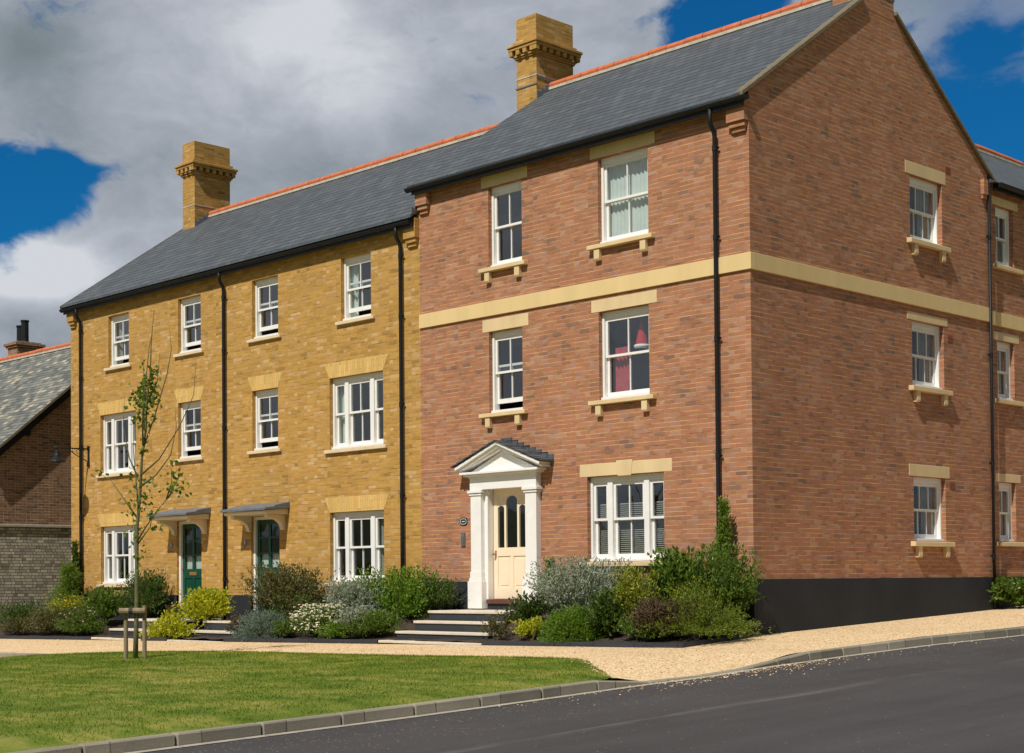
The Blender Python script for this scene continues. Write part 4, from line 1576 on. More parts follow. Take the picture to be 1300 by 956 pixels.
m.box(-0.2, -0.098, 7.725, 19.5, -1.3, 0.0)
m.build('plinth', PLINTH, rw)
m = M()
m.box(-0.2, -0.082, 7.725, 19.5, 4.945, 5.215)
m.build('string_course', BAND, rw, bevel=0.004)
for a, b, c, d in o_r + o_more:
    window(REAR, rw, a, b, c, d, 'slim', 0, 'right')
    lintel(REAR, rw, a - 0.14, b + 0.2, d + 0.002, d + 0.165)
    sill(REAR, rw, a - 0.15, b + 0.25, c, 0.09, 0.09, STONE)
m = M()
ze, zr = 7.68, 10.44
x0, x1 = 0.14, -8.14
A0, A1 = (x0, 7.74, ze), (x1, 7.74, ze)
B0, B1 = (x0, 19.7, ze), (x1, 19.7, ze)
C0, C1 = (-4.0, 7.74, zr), (-4.0, 16.85, zr)
m.add([A0, A1, B0, B1, C0, C1], [(0, 2, 5, 4), (1, 4, 5, 3), (2, 3, 5), (0, 4, 1), (0, 1, 3, 2)])
wr = m.build('roof', SLATE, rw)
ridge_tiles(wr, 7.8, 16.85, zr + 0.03, -4.0, axis='y')
gutter(rw, 7.9, 19.6, -0.12, 7.68, axis='y')
m = M()
m.box(0.03, 0.056, 7.87, 19.6, 7.56, 7.74)
m.build('fascia', BLACK, rw)

# =================================================================== NEIGHBOUR
nb = thing('brown_brick_cottage', 'brown brick cottage with rubble stone base and lichened slate roof at the left edge', 'house', (-29, 3.75, -1.3))
NX = -25.0
NR, NSL, NYC = 7.27, 0.86, 3.75
m = M()
zA = NR - NSL * (NYC + 0.4)
zs = 1.66
for a, b in ((-0.4, 8.0),):
    m.poly([(NX, -0.4, zs), (NX, 7.9, zs), (NX, 7.9, zA - 0.06), (NX, NYC, NR - 0.06), (NX, -0.4, zA - 0.06)])
m.poly([(-33.5, -0.4, zs), (NX, -0.4, zs), (NX, -0.4, zA - 0.06), (-33.5, -0.4, zA - 0.06)])
m.build('wall', BROWN, nb, recalc=False)
m = M()
m.box(-33.5, NX + 0.045, -0.445, 7.9, -1.6, 1.58)
m.build('stone_base', RUBBLE, nb, bevel=0.01)
m = M()
m.box(-33.55, NX + 0.10, -0.50, 7.9, 1.582, 1.66)
m.build('stone_ledge', plain('ledge_stone', (0.42, 0.38, 0.30), 0.9, 0.2, 6, bump=0.003), nb, bevel=0.01)
m = M()
pts = [(NX + 0.2, -0.75, NR - NSL * 4.5), (NX + 0.2, NYC, NR), (NX + 0.2, 8.25, NR - NSL * 4.5), (NX + 0.2, 8.25, NR - NSL * 4.5 - 0.06), (NX + 0.2, NYC, NR - 0.07), (NX + 0.2, -0.75, NR - NSL * 4.5 - 0.06)]
m.prism(pts, (-34.0 - NX - 0.2, 0, 0))
nr = m.build('roof', OLDSLATE, nb)
m = M()
for s in (-1, 1):
    ye, ze = NYC + s * 4.45, NR - NSL * 4.45
    m.prism([(NX + 0.14, ye, ze - 0.30), (NX + 0.14, NYC, NR - 0.30), (NX + 0.14, NYC, NR - 0.075), (NX + 0.14, ye, ze - 0.075)], (0.055, 0, 0))
    m.prism([(NX + 0.01, ye, ze - 0.12), (NX + 0.01, NYC, NR - 0.12), (NX + 0.01, NYC, NR - 0.085), (NX + 0.01, ye, ze - 0.085)], (0.13, 0, 0))
for y in (0.5, 2.0, 3.2):
    z = NR - NSL * (NYC - y)
    m.box(NX + 0.005, NX + 0.15, y, y + 0.12, z - 0.36, z - 0.13)
m.build('bargeboard', BLACK, nr)
m = M()
for s in (-1, 1):
    ye, ze = NYC + s * 4.5, NR - NSL * 4.5
    m.prism([(NX + 0.203, ye, ze - 0.075), (NX + 0.203, NYC, NR - 0.075), (NX + 0.203, NYC, NR + 0.008), (NX + 0.203, ye, ze + 0.008)], (0.02, 0, 0))
m.build('verge', VERGE, nr)
ridge_tiles(nr, -34, NX + 0.15, NR + 0.03, NYC)
cx0, cx1, cy0, cy1 = -32.85, -32.2, 4.0, 4.85
nc = chimney(nb, cx0, cx1, cy0, cy1, 6.0, 7.92, BROWN, [(7.72, 7.79, 0.05), (7.79, 7.87, 0.10)])
for k, (px, hh) in enumerate(((-32.70, 0.58), (-32.40, 0.72))):
    m = M()
    m.lathe((px, 4.37, 7.92), [(0.14, 0), (0.125, 0.04), (0.12, hh - 0.06), (0.14, hh - 0.05), (0.14, hh), (0.09, hh), (0.09, hh - 0.1)], 14)
    m.build('chimney_pot', BLACK, nc, smooth=False)


# =================================================================== STEPS AND EDGING
def steps(name, label, lefts, rights, ys, zs, x_mid):
    root = thing(name, label, 'steps', (x_mid, ys[-1], zs[-1] - 0.1), group='flights of front door steps')
    n = len(ys)
    y_back = -0.03
    for i in range(n):
        yb = y_back if i == 0 else ys[i - 1] + 0.03
        a, b = lefts[i], rights[i]
        t = M()
        t.box(a, b, ys[i], yb - (0.0 if i == 0 else 0.034), zs[i] - 0.048, zs[i])
        t.build('tread', PAVE, root, bevel=0.006)
        r = M()
        low = zs[i + 1] + 0.001 if i + 1 < n else gz(x_mid, -2) - 0.2
        r.box(a + 0.02, b - 0.02, ys[i] + 0.025, yb + (-0.01 if i == 0 else -0.02), min(low, zs[i] - 0.06), zs[i] - 0.049)
        r.build('riser', BLACKBRICK, root)
    return root


steps('front_steps', 'four wide pale stone steps up to the cream door of the red house', [-6.56, -6.62, -6.78, -6.9], [-4.56, -4.5, -4.34, -4.2], [-1.1, -1.4, -1.7, -2.0], [-0.53, -0.708, -0.89, -1.05], -5.56)
steps('front_steps', 'three stone steps at the left green door, behind the tree stakes', [-16.85, -16.95, -17.05], [-14.75, -14.85, -14.95], [-1.2, -1.6, -2.0], [-0.80, -1.01, -1.20], -15.95)
steps('front_steps', 'three stone steps at the right green door, beside the golden shrub', [-13.74, -13.82, -13.9], [-12.1, -12.0, -11.82], [-1.2, -1.6, -2.0], [-0.80, -1.0, -1.19], -12.9)
ed = thing('bed_edging', 'low black brick edging along the front of the planting beds', 'edging', (-8, -2, -1.2))
spans = [(-24.8, -17.07), (-14.93, -13.92), (-11.80, -6.92), (-4.18, 0.06)]
for a, b in spans:
    m = M()
    n = max(1, round((b - a) / 0.9))
    for i in range(n):
        p, q = a + (b - a) * i / n, a + (b - a) * (i + 1) / n - 0.008
        m.prism([(p, -2.0, gz(p, -2) - 0.2), (p, -1.89, gz(p, -2) - 0.2), (p, -1.89, gz(p, -2) + 0.075), (p, -2.0, gz(p, -2) + 0.075)], (q - p, 0, gz(q, -2) - gz(p, -2)))
    m.build('front_edging', BLACKBRICK, ed)
m = M()
m.prism([(0.06, -2.0, gz(0, -2) - 0.2), (0.16, -2.0, gz(0, -2) - 0.2), (0.16, -2.0, gz(0, -2) + 0.075), (0.06, -2.0, gz(0, -2) + 0.075)], (-0.03, 1.95, gz(0, -0.05) - gz(0, -2) - 0.02))
m.build('side_edging', BLACKBRICK, ed)

# =================================================================== WALL LAMP
lp = thing('wall_lamp', 'black iron bracket lamp on the left end of the yellow house', 'lamp', (-20.63, -0.02, 3.2))
LXp, LZ = -20.63, 3.42
m = M()
m.box(LXp - 0.03, LXp + 0.03, -0.03, -0.002, 2.97, 3.50)
m.box(LXp - 0.045, LXp + 0.045, -0.045, -0.002, 2.98, 3.08)
m.box(LXp - 0.04, LXp + 0.04, -0.04, -0.002, 3.38, 3.50)
m.build('wall_plate', BLACK, lp, bevel=0.004)
m = M()
m.tube([(LXp, -0.03, LZ), (LXp, -0.98, LZ)], 0.018, 8)
m.tube([(LXp, -0.03, 3.1), (LXp, -0.22, 3.18), (LXp, -0.42, 3.29), (LXp, -0.6, LZ - 0.01)], 0.012, 6)
for cy, cz, rr in ((-0.14, 3.31, 0.075), (-0.30, 3.34, 0.055), (-0.43, 3.37, 0.04)):
    m.tube([(LXp, cy + rr * math.cos(t), cz + rr * math.sin(t)) for t in lin(0, 2 * math.pi * 0.8, 14)], 0.007, 6)
m.build('bracket_arm', BLACK, lp, smooth=True)
m = M()
m.lathe((LXp, -0.88, LZ), [(0.015, 0.02), (0.02, -0.06), (0.035, -0.08), (0.06, -0.1), (0.07, -0.16), (0.085, -0.2), (0.09, -0.24), (0.12, -0.27), (0.20, -0.33), (0.21, -0.36), (0.19, -0.36), (0.10, -0.29), (0.001, -0.27)], 20)
m.build('lamp_shade', BLACK, lp, smooth=False)


# =================================================================== PLANTS
def leaves_mesh(P, Dr, L, W, name, mat, parent):
    """rhombic leaves at P pointing along Dr"""
    n = len(P)
    Dr = Dr / (np.linalg.norm(Dr, axis=1, keepdims=True) + 1e-9)
    rv = rng.normal(size=(n, 3))
    S = np.cross(Dr, rv)
    S /= (np.linalg.norm(S, axis=1, keepdims=True) + 1e-9)
    N = np.cross(S, Dr)
    L = L[:, None]
    W = W[:, None]
    v = np.zeros((n, 4, 3))
    v[:, 0] = P
    v[:, 1] = P + Dr * L * 0.45 + S * W * 0.5 + N * W * 0.12
    v[:, 2] = P + Dr * L - N * L * 0.10
    v[:, 3] = P + Dr * L * 0.45 - S * W * 0.5 + N * W * 0.12
    me = bpy.data.meshes.new(name)
    me.from_pydata(v.reshape(-1, 3).tolist(), [], np.arange(4 * n).reshape(-1, 4).tolist())
    o = bpy.data.objects.new(name, me)
    COL.objects.link(o)
    me.materials.append(mat)
    if parent is not None:
        o.parent = parent
        o.location = -wloc(parent)
    return o


def shrub(name, label, cat, x, y, zb, rx, ry, h, mat, nshoot=170, per=16, leaf=(0.06, 0.028), form='bush', group=None, flowers=None, up=0.5, ragged=0.22):
    """a plant grown shoot by shoot from its base; leaves sit along the outer part of each shoot"""
    root = thing(name, label, cat, (x, y, zb), group)
    kx_ = 1.13 if form == 'bush' else 1.12
    rx, ry, h, nshoot = rx * kx_, ry * 1.3, h * (1.0 if form == 'bush' else 1.08), int(nshoot * 1.9)
    leaf = (leaf[0] * 1.08, leaf[1] * 1.15)
    P, Dv, ends = [], [], []
    lob = [(rng.uniform(-0.55, 0.55) * rx, rng.uniform(-0.55, 0.55) * ry, rng.uniform(0.5, 0.8) * h, rng.uniform(0.42, 0.62)) for _ in range(7)]
    for s in range(nshoot):
        th = rng.uniform(0, 2 * math.pi)
        if form == 'column':
            t = rng.random()
            rr = (1 - 0.75 * t) * (0.7 + 0.3 * math.sin(9 * t + th))
            b = np.array([rng.normal(0, 0.06) * rx, rng.normal(0, 0.06) * ry, t * h * 0.86])
            e = b + np.array([math.cos(th) * rx * rr, math.sin(th) * ry * rr, h * 0.13 * rng.uniform(0.4, 1.3)])
        elif form == 'dome':
            ph = math.acos(1 - rng.random() * 1.02)
            k = 1 + rng.normal(0, ragged * 0.35)
            e = np.array([math.cos(th) * math.sin(ph) * rx, math.sin(th) * math.sin(ph) * ry, max(0.04, math.cos(ph)) * h]) * k
            b = e * 0.55
        elif form == 'spread':
            t = rng.random() ** 0.6
            k = 1 + rng.normal(0, ragged)
            b = np.array([math.cos(th) * rx * t * 0.5, math.sin(th) * ry * t * 0.5, h * rng.uniform(0.02, 0.3)])
            e = np.array([math.cos(th) * rx * t * k, math.sin(th) * ry * t * k, h * (1 - 0.75 * t ** 2) * rng.uniform(0.25, 1.15)])
        else:
            lx, ly, lz, lr = lob[rng.integers(len(lob))]
            ph = math.acos(1 - rng.random() * 1.7)
            k = (0.75 + 0.35 * rng.random()) * (1 + abs(rng.normal(0, ragged)) * (rng.random() < 0.35))
            c = np.array([lx, ly, lz])
            e = c + np.array([math.cos(th) * math.sin(ph) * rx * lr, math.sin(th) * math.sin(ph) * ry * lr, math.cos(ph) * h * 0.42]) * k
            e[2] = max(0.03 * h, min(e[2], h * 1.08))
            b = c * np.array([0.6, 0.6, 0.35])
        ends.append((b, e))
        L = np.linalg.norm(e - b) + 1e-6
        n = max(4, int(per * rng.uniform(0.7, 1.3)))
        t0 = 0.25 if form in ('bush', 'spread') else 0.1
        for t in rng.uniform(t0, 1.03, n):
            bend = np.array([0, 0, 0.05 * L * math.sin(t * 3)])
            P.append(b + (e - b) * t + bend + rng.normal(0, 0.012, 3))
            d = (e - b) / L + rng.normal(0, 0.65, 3) + np.array([0, 0, up * 0.5])
            Dv.append(d)
    P = np.array(P) + np.array([x, y, zb])
    P[:, 1] = np.minimum(P[:, 1], -0.03) if y < 0 and y > -3 else P[:, 1]
    P[:, 2] = np.maximum(P[:, 2], zb + 0.005)
    Dv = np.array(Dv)
    n = len(P)
    leaves_mesh(P, Dv, rng.uniform(0.65, 1.25, n) * leaf[0], rng.uniform(0.7, 1.2, n) * leaf[1], 'foliage', LM[mat] if isinstance(mat, str) else mat, root)
    m = M()
    for (b, e) in ends[::max(1, nshoot // 26)]:
        mid = b * 0.9 + np.array([0, 0, 0.02])
        o = np.array([x, y, zb])
        yy = lambda p: (p[0], min(p[1], -0.03) if -3 < y < 0 else p[1], p[2])
        m.tube([yy(o + np.array([b[0] * 0.15, b[1] * 0.15, -0.04])), yy(o + mid), yy(o + b + (e - b) * 0.55), yy(o + b + (e - b) * 0.95)], [0.012, 0.009, 0.006, 0.003], 5)
    m.build('stem', STEM, root)
    if flowers:
        fmat, cnt, size = flowers[:3]
        lo = flowers[3] if len(flowers) > 3 else 0.0
        idx = rng.integers(0, len(ends), cnt)
        FP = np.array([ends[i][1] * 1.02 for i in idx])
        if lo:
            FP = FP[FP[:, 2] > lo * h]
        q = []
        for p in FP:
            cpos = p + np.array([x, y, zb]) + rng.normal(0, 0.03, 3)
            cpos[1] = min(cpos[1], -0.03) if -3 < y < 0 else cpos[1]
            qq, dd = [], []
            for a in range(5):
                th = a * 2 * math.pi / 5
                qq.append(cpos)
                dd.append([math.cos(th) + 0.25, math.sin(th) - 0.35, rng.uniform(0.1, 0.9)])
            q.append((qq, dd))
        if len(q) <= 60:
            for qq, dd in q:
                leaves_mesh(np.array(qq), np.array(dd), np.full(5, size), np.full(5, size * 0.8), 'flower', fmat, root)
        else:
            qa = np.array([p for qq, dd in q for p in qq])
            da = np.array([p for qq, dd in q for p in dd])
            o = leaves_mesh(qa, da, np.full(len(qa), size), np.full(len(qa), size * 0.8), 'flower', fmat, root)
            o['kind'] = 'stuff'
    return root


G1 = 'shrubs in the bed beside the corner of the red house'
G2 = 'shrubs in the bed between the red porch and the right green door'
G3 = 'shrubs at the left end of the terrace'
# right bed
shrub('conifer', 'small dark upright conifer tight against the right side of the white porch', 'shrub', -4.05, -0.45, -0.6, 0.30, 0.25, 0.95, 'conifer', 110, 20, (0.045, 0.012), 'column', G1)
shrub('shrub', 'dark leafy sprawling plant with a few yellow flowers right of the front steps', 'shrub', -3.70, -1.2, -0.88, 0.36, 0.34, 0.62, 'dark', 90, 14, (0.06, 0.03), 'bush', G1, flowers=(FLY, 7, 0.022, 0.6))
shrub('shrub', 'small yellow variegated plant in front of the silver shrub', 'shrub', -3.30, -1.72, -1.0, 0.30, 0.20, 0.35, 'gold', 70, 14, (0.05, 0.025), 'bush', G1)
shrub('shrub', 'thin straggly plant leaning over the right end of the front steps', 'shrub', -4.0, -1.75, -1.0, 0.36, 0.22, 0.48, 'bronze', 42, 10, (0.045, 0.02), 'bush', G1, ragged=0.5)
shrub('shrub', 'large silver grey shrub under the ground floor window of the red house', 'shrub', -2.92, -0.85, -0.80, 1.05, 0.62, 1.06, 'silver', 520, 17, (0.055, 0.020), 'bush', G1, ragged=0.18)
shrub('shrub', 'clipped looking bright green dome in front of the silver shrub', 'shrub', -2.45, -1.48, -1.02, 0.60, 0.40, 0.53, 'hebe', 800, 16, (0.034, 0.017), 'dome', G1)
shrub('shrub', 'broad leaved blue green plant right of the green dome', 'shrub', -1.72, -1.4, -0.98, 0.34, 0.35, 0.72, 'dark', 110, 13, (0.085, 0.05), 'bush', G1, flowers=(FLW, 5, 0.02, 0.7))
shrub('shrub', 'yellow green shrub left of the maroon leaved bush in the corner bed', 'shrub', -1.38, -1.15, -0.95, 0.40, 0.45, 1.05, 'lime', 200, 16, (0.055, 0.026), 'bush', G1)
shrub('shrub', 'maroon and green leaved bush low at the front edge near the corner', 'shrub', -0.50, -1.5, -0.98, 0.50, 0.42, 0.66, 'maroon', 260, 14, (0.045, 0.024), 'bush', G1)
shrub('shrub', 'tall glossy dark green shrub right of the ground floor window of the red house', 'shrub', -1.0, -0.62, -0.6, 0.56, 0.42, 0.96, 'mid', 230, 14, (0.085, 0.045), 'bush', G1, ragged=0.35)
shrub('climbing_plant', 'narrow green climber growing up the downpipe at the corner', 'climber', -0.38, -0.28, -0.55, 0.26, 0.20, 1.72, 'conifer', 200, 16, (0.05, 0.022), 'column', G1)
shrub('shrub', 'bushy bright green shrub around the foot of the corner downpipe', 'shrub', -0.16, -0.62, -0.7, 0.50, 0.40, 1.12, 'mid', 260, 14, (0.06, 0.030), 'bush', G1)
shrub('conifer', 'spreading feathery juniper spilling over the corner of the bed', 'shrub', -0.12, -1.2, -0.93, 0.72, 0.62, 0.70, 'juniper', 420, 22, (0.05, 0.013), 'spread', G1, ragged=0.22)
shrub('shrub', 'mounded mid green plant under the maroon bush at the bend of the edging', 'shrub', -0.95, -1.62, -1.0, 0.42, 0.22, 0.42, 'mid', 150, 13, (0.04, 0.022), 'bush', G1)
shrub('shrub', 'feathery olive green juniper behind the maroon bush', 'shrub', -0.55, -1.0, -0.9, 0.55, 0.4, 0.86, 'lime', 260, 16, (0.05, 0.014), 'bush', G1)
shrub('shrub', 'low green tuft at the foot of the black plinth on the corner', 'shrub', 0.02, -0.75, -0.9, 0.32, 0.3, 0.34, 'bright', 110, 12, (0.05, 0.03), 'bush', G1)
# middle bed
shrub('shrub', 'large bronze leaved bush in front of the right green door wall', 'shrub', -11.25, -0.75, -0.9, 1.15, 0.62, 1.16, 'bronze', 520, 15, (0.06, 0.028), 'bush', G2, ragged=0.3)
shrub('shrub', 'low maroon plant beside the right green door steps', 'shrub', -11.55, -1.45, -1.15, 0.50, 0.35, 0.52, 'maroon', 130, 12, (0.05, 0.028), 'bush', G2)
shrub('shrub', 'low blue grey feathery mound at the front of the middle bed', 'shrub', -10.95, -1.6, -1.17, 0.82, 0.32, 0.54, 'blue', 480, 15, (0.05, 0.010), 'dome', G2)
shrub('shrub', 'rusty brown leaved bush left of the white flowering shrub', 'shrub', -10.1, -1.25, -1.05, 0.52, 0.4, 0.62, 'bronze', 160, 14, (0.05, 0.026), 'bush', G2)
shrub('shrub', 'dark green bush smothered in cream white flowers', 'flowering shrub', -9.2, -1.58, -1.16, 0.78, 0.36, 0.64, 'mid', 300, 12, (0.045, 0.026), 'bush', G2, flowers=(FLW, 800, 0.034))
shrub('shrub', 'big rounded grey green bush below the ground floor window of the yellow house', 'shrub', -8.95, -1.05, -0.98, 0.92, 0.50, 0.98, 'silver', 420, 15, (0.06, 0.022), 'bush', G2)
shrub('shrub', 'small grey green bush with yellow buds in the middle bed', 'shrub', -7.85, -1.55, -1.05, 0.46, 0.34, 0.54, 'silver', 170, 14, (0.05, 0.02), 'bush', G2, flowers=(FLY, 8, 0.022))
shrub('shrub', 'fresh bright green bush beside the downpipe between red and yellow brick', 'shrub', -8.05, -0.62, -0.9, 1.10, 0.5, 1.06, 'bright', 430, 15, (0.06, 0.028), 'bush', G2, ragged=0.3)
shrub('shrub', 'low dark green plant hugging the left end of the front steps', 'shrub', -7.62, -1.62, -1.1, 0.88, 0.30, 0.52, 'mid', 330, 13, (0.045, 0.022), 'bush', G2)
shrub('shrub', 'loose feathery dark green plant against the black plinth left of the porch', 'shrub', -7.05, -0.5, -0.75, 0.52, 0.36, 0.72, 'dark', 170, 13, (0.055, 0.022), 'bush', G2, ragged=0.4)
shrub('shrub', 'low green plant at the front edge between the cream flowers and the porch steps', 'shrub', -8.45, -1.72, -1.12, 0.55, 0.2, 0.34, 'bright', 170, 12, (0.04, 0.022), 'bush', G2)
shrub('shrub', 'shadowy green plant filling the gap behind the blue grey mound', 'shrub', -10.6, -0.95, -1.0, 0.7, 0.4, 0.7, 'mid', 220, 13, (0.05, 0.026), 'bush', G2)
# between the green doors
shrub('shrub', 'glowing golden yellow shrub between the two green doors', 'shrub', -13.98, -0.9, -0.95, 0.88, 0.4, 0.74, 'gold', 520, 15, (0.065, 0.034), 'bush', None)
shrub('shrub', 'low golden plant spilling beside the left green door steps', 'shrub', -14.28, -1.65, -1.2, 0.72, 0.26, 0.52, 'gold', 260, 14, (0.06, 0.032), 'spread', None)
shrub('flower_clump', 'small purple tinted plant at the foot of the left green door', 'plant', -15.55, -0.7, -0.85, 0.28, 0.22, 0.34, 'maroon', 60, 12, (0.045, 0.026), 'bush', None, flowers=(FLP, 20, 0.02))
# left bed
shrub('shrub', 'dark spiky bush left of the left green door', 'shrub', -17.2, -0.45, -0.85, 0.88, 0.34, 1.05, 'dark', 330, 14, (0.075, 0.026), 'bush', G3, ragged=0.4)
shrub('shrub', 'mid green bush under the left ground floor window of the terrace', 'shrub', -18.3, -0.9, -1.0, 0.82, 0.40, 0.84, 'mid', 300, 14, (0.065, 0.03), 'bush', G3)
shrub('shrub', 'low green bush dotted with white flowers left of the tree stakes', 'flowering shrub', -18.25, -1.5, -1.2, 0.66, 0.34, 0.60, 'mid', 230, 12, (0.05, 0.026), 'bush', G3, flowers=(FLW, 60, 0.024))
shrub('shrub', 'yellow flowering bush near the left corner of the terrace', 'flowering shrub', -19.25, -1.15, -1.05, 0.85, 0.42, 0.70, 'lime', 240, 13, (0.05, 0.026), 'bush', G3, flowers=(FLY, 190, 0.026, 0.7))
shrub('shrub', 'wide low bronze bush along the left end of the bed edging', 'shrub', -19.2, -1.6, -1.24, 1.45, 0.34, 0.62, 'bronze', 460, 14, (0.05, 0.024), 'bush', G3)
shrub('conifer', 'bright green feathery conifer at the left corner of the terrace', 'shrub', -20.6, -0.6, -0.95, 0.85, 0.42, 1.38, 'conifer', 420, 20, (0.06, 0.014), 'column', G3)
shrub('climbing_plant', 'dark green climber rising against the corner downpipe of the terrace', 'climber', -21.0, -0.2, -0.9, 0.28, 0.12, 1.85, 'dark', 200, 14, (0.06, 0.03), 'column', G3)
shrub('shrub', 'dark rounded bush in front of the rubble stone wall', 'shrub', -21.8, -1.25, -1.28, 0.8, 0.45, 0.80, 'dark', 260, 14, (0.055, 0.026), 'bush', G3)
shrub('ground_cover_plant', 'low sprawling green plant on the edging left of the left steps', 'plant', -18.0, -1.72, -1.2, 0.85, 0.2, 0.36, 'mid', 200, 12, (0.045, 0.024), 'bush', G3)
shrub('ground_cover_plant', 'low dull green plant at the far left end of the bed', 'plant', -21.0, -1.7, -1.25, 0.8, 0.22, 0.42, 'bronze', 180, 12, (0.045, 0.024), 'bush', G3)
shrub('ground_cover_plant', 'low green plant filling the edge below the rusty brown bush', 'plant', -10.1, -1.72, -1.14, 0.45, 0.18, 0.36, 'mid', 130, 12, (0.045, 0.024), 'bush', G2)
# by the rear wing
shrub('shrub', 'leafy plant with cream flowers at the foot of the rear wing', 'flowering shrub', 0.30, 8.1, -0.64, 0.30, 0.55, 0.52, 'mid', 150, 12, (0.11, 0.07), 'bush', None, flowers=(FLW, 46, 0.03))

# =================================================================== YOUNG TREE
TX, TY = -7.85, -6.42
TZ = gz(TX, TY)
tr = thing('young_tree', 'slender young street tree with sparse leaves tied between two stakes', 'tree', (TX, TY, TZ))
m = M()


def limb(p, r0, r1, n=6):
    m.tube(p, [lerp(r0, r1, (i / (len(p) - 1)) ** 0.8) for i in range(len(p))], n)


# trunk and limbs: points are (dx along the facade, dy, height above ground)
def tp(pts):
    return [(TX + a, TY + b, TZ + c) for a, b, c in pts]


trunk = [(0, 0, -0.05), (0.03, 0, 0.5), (0.05, 0.0, 1.0), (0.04, 0.01, 1.6), (0.07, 0, 2.2), (0.14, 0.02, 2.8), (0.22, 0.0, 3.3), (0.30, 0.03, 3.8), (0.38, 0.0, 4.25), (0.45, 0.03, 4.75), (0.52, 0, 5.2), (0.55, 0.04, 5.75)]
limb(tp(trunk), 0.046, 0.006, 8)
lim = [
    [(0.05, 0, 1.95), (0.45, -0.1, 2.15), (0.95, -0.2, 2.4), (1.40, -0.25, 2.62), (1.62, -0.2, 2.95)],
    [(1.40, -0.25, 2.62), (1.62, -0.3, 2.72), (1.86, -0.3, 2.78)],
    [(1.36, -0.25, 2.6), (1.42, -0.2, 2.85), (1.44, -0.2, 3.12)],
    [(0.14, 0.0, 2.85), (0.50, 0.1, 3.05), (0.85, 0.15, 3.35), (0.98, 0.18, 3.8), (0.90, 0.2, 4.15)],
    [(0.18, 0.0, 3.05), (0.55, 0.12, 3.3), (1.0, 0.22, 3.8), (1.30, 0.3, 4.3), (1.38, 0.3, 4.9)],
    [(0.26, 0.0, 3.55), (0.50, -0.15, 3.95), (0.75, -0.25, 4.5), (0.95, -0.3, 5.05), (1.05, -0.3, 5.35)],
    [(0.24, 0.0, 3.45), (0.45, 0.1, 4.0), (0.68, 0.2, 4.7), (0.78, 0.22, 5.1), (0.72, 0.22, 5.5)],
    [(0.10, 0.0, 2.6), (-0.12, 0.1, 2.95), (-0.28, 0.15, 3.5), (-0.30, 0.15, 4.0)],
    [(0.08, 0.0, 2.35), (-0.20, -0.1, 2.7), (-0.45, -0.18, 3.0), (-0.85, -0.2, 3.15)],
    [(0.16, 0, 2.95), (-0.08, -0.05, 3.35), (-0.18, -0.1, 3.9), (-0.14, -0.1, 4.4)],
    [(0.30, 0, 3.8), (0.12, 0.1, 4.2), (0.05, 0.15, 4.7), (0.02, 0.16, 5.0)],
    [(0.05, 0, 1.75), (-0.15, 0.1, 2.1), (-0.28, 0.12, 2.5)],
    [(0.06, 0, 1.9), (0.28, 0.12, 2.2), (0.34, 0.15, 2.55)],
    [(0.38, 0, 4.2), (0.55, 0.1, 4.6), (0.62, 0.1, 5.05)],
]
for L in lim:
    limb(tp(L), 0.017, 0.003, 5)
m.build('trunk', BARK, tr, smooth=True)
# leaves cluster on part of the twigs only
P, Dv = [], []


def leaf_cluster(c, n, sp):
    for _ in range(n):
        P.append(np.array(tp([c])[0]) + rng.normal(0, 1, 3) * np.array(sp))
        Dv.append(rng.normal(0, 1, 3) + np.array([0, 0, -0.3]))


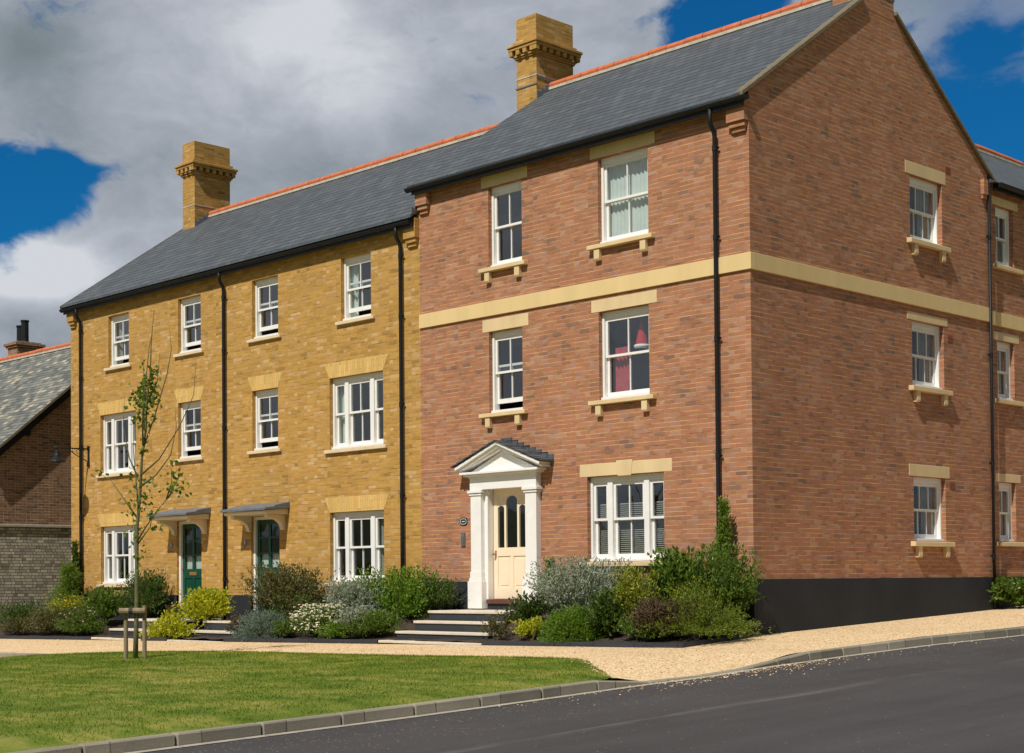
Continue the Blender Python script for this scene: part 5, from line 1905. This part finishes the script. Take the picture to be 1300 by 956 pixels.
for c, n, sp in (((0.30, 0, 4.05), 69, (0.11, 0.1, 0.13)), ((0.42, 0, 4.35), 75, (0.13, 0.1, 0.13)), ((0.22, 0.05, 4.3), 51, (0.10, 0.1, 0.12)), ((0.46, 0.05, 4.72), 39, (0.09, 0.08, 0.10)), ((0.05, 0.1, 4.35), 36, (0.08, 0.1, 0.10)),
                 ((0.12, 0.0, 2.75), 26, (0.13, 0.1, 0.10)), ((0.0, 0.0, 2.55), 24, (0.12, 0.1, 0.08)), ((0.35, 0.05, 2.85), 20, (0.10, 0.08, 0.09)), ((-0.05, 0.0, 3.1), 14, (0.08, 0.08, 0.10)),
                 ((-0.22, 0.1, 2.2), 26, (0.09, 0.08, 0.14)), ((0.06, 0, 1.75), 20, (0.08, 0.08, 0.12)), ((0.32, 0.1, 2.4), 12, (0.07, 0.06, 0.10)), ((0.25, 0, 3.5), 10, (0.06, 0.06, 0.10)),
                 ((1.80, -0.3, 2.80), 18, (0.09, 0.08, 0.07)), ((1.45, -0.2, 2.85), 16, (0.09, 0.08, 0.08)), ((1.60, -0.2, 3.0), 8, (0.06, 0.06, 0.06)), ((1.42, -0.2, 3.12), 10, (0.05, 0.05, 0.07)), ((-0.72, -0.2, 3.12), 8, (0.08, 0.06, 0.03)), ((0.5, 0.1, 2.2), 8, (0.06, 0.06, 0.05))):
    leaf_cluster(c, n, sp)
P, Dv = np.array(P), np.array(Dv)
leaves_mesh(P, Dv, rng.uniform(0.055, 0.10, len(P)), rng.uniform(0.05, 0.085, len(P)), 'crown', LM['tree'], tr)

st = thing('tree_stake', 'pair of weathered timber posts with a crossbar supporting the young tree', 'tree stake', (TX, TY, TZ))
ax = Vector((0.72, 0.69, 0)).normalized()      # the pair stands across the view of the street
for s, hgt in ((-1, 0.86), (1, 0.90)):
    c = Vector((TX, TY, 0)) + ax * 0.155 * s
    q = M()
    g0 = gz(c.x, c.y)
    q.tube([(c.x, c.y, g0 - 0.1), (c.x, c.y, g0 + 0.4), (c.x + 0.004, c.y, g0 + hgt)], [0.037, 0.036, 0.034], 10)
    q.build('post', STAKE, st)
c0 = Vector((TX, TY, TZ + 0.82)) - ax * 0.24 + Vector((0.06, -0.06, 0))
c1 = Vector((TX, TY, TZ + 0.82)) + ax * 0.19 + Vector((0.06, -0.06, 0))
q = M()
q.tube([c0, c1], 0.05, 10)
q.build('crossbar', STAKE, st)
q = M()
mid = c0.lerp(c1, 0.45)
q.tube([mid - ax * 0.03, mid + ax * 0.03], 0.058, 12)
ct = Vector((TX + 0.03, TY, TZ + 0.80))
q.tube([tuple(ct + Vector((math.cos(t) * 0.07, math.sin(t) * 0.07, 0.0))) for t in lin(0, 2 * math.pi, 14)], 0.012, 6)
q.build('rubber_tie', RUBBER, st)

# depth of light paths that glass and foliage need
scene.cycles.max_bounces = 8
scene.cycles.transparent_max_bounces = 16
scene.cycles.caustics_reflective = False
scene.cycles.caustics_refractive = False
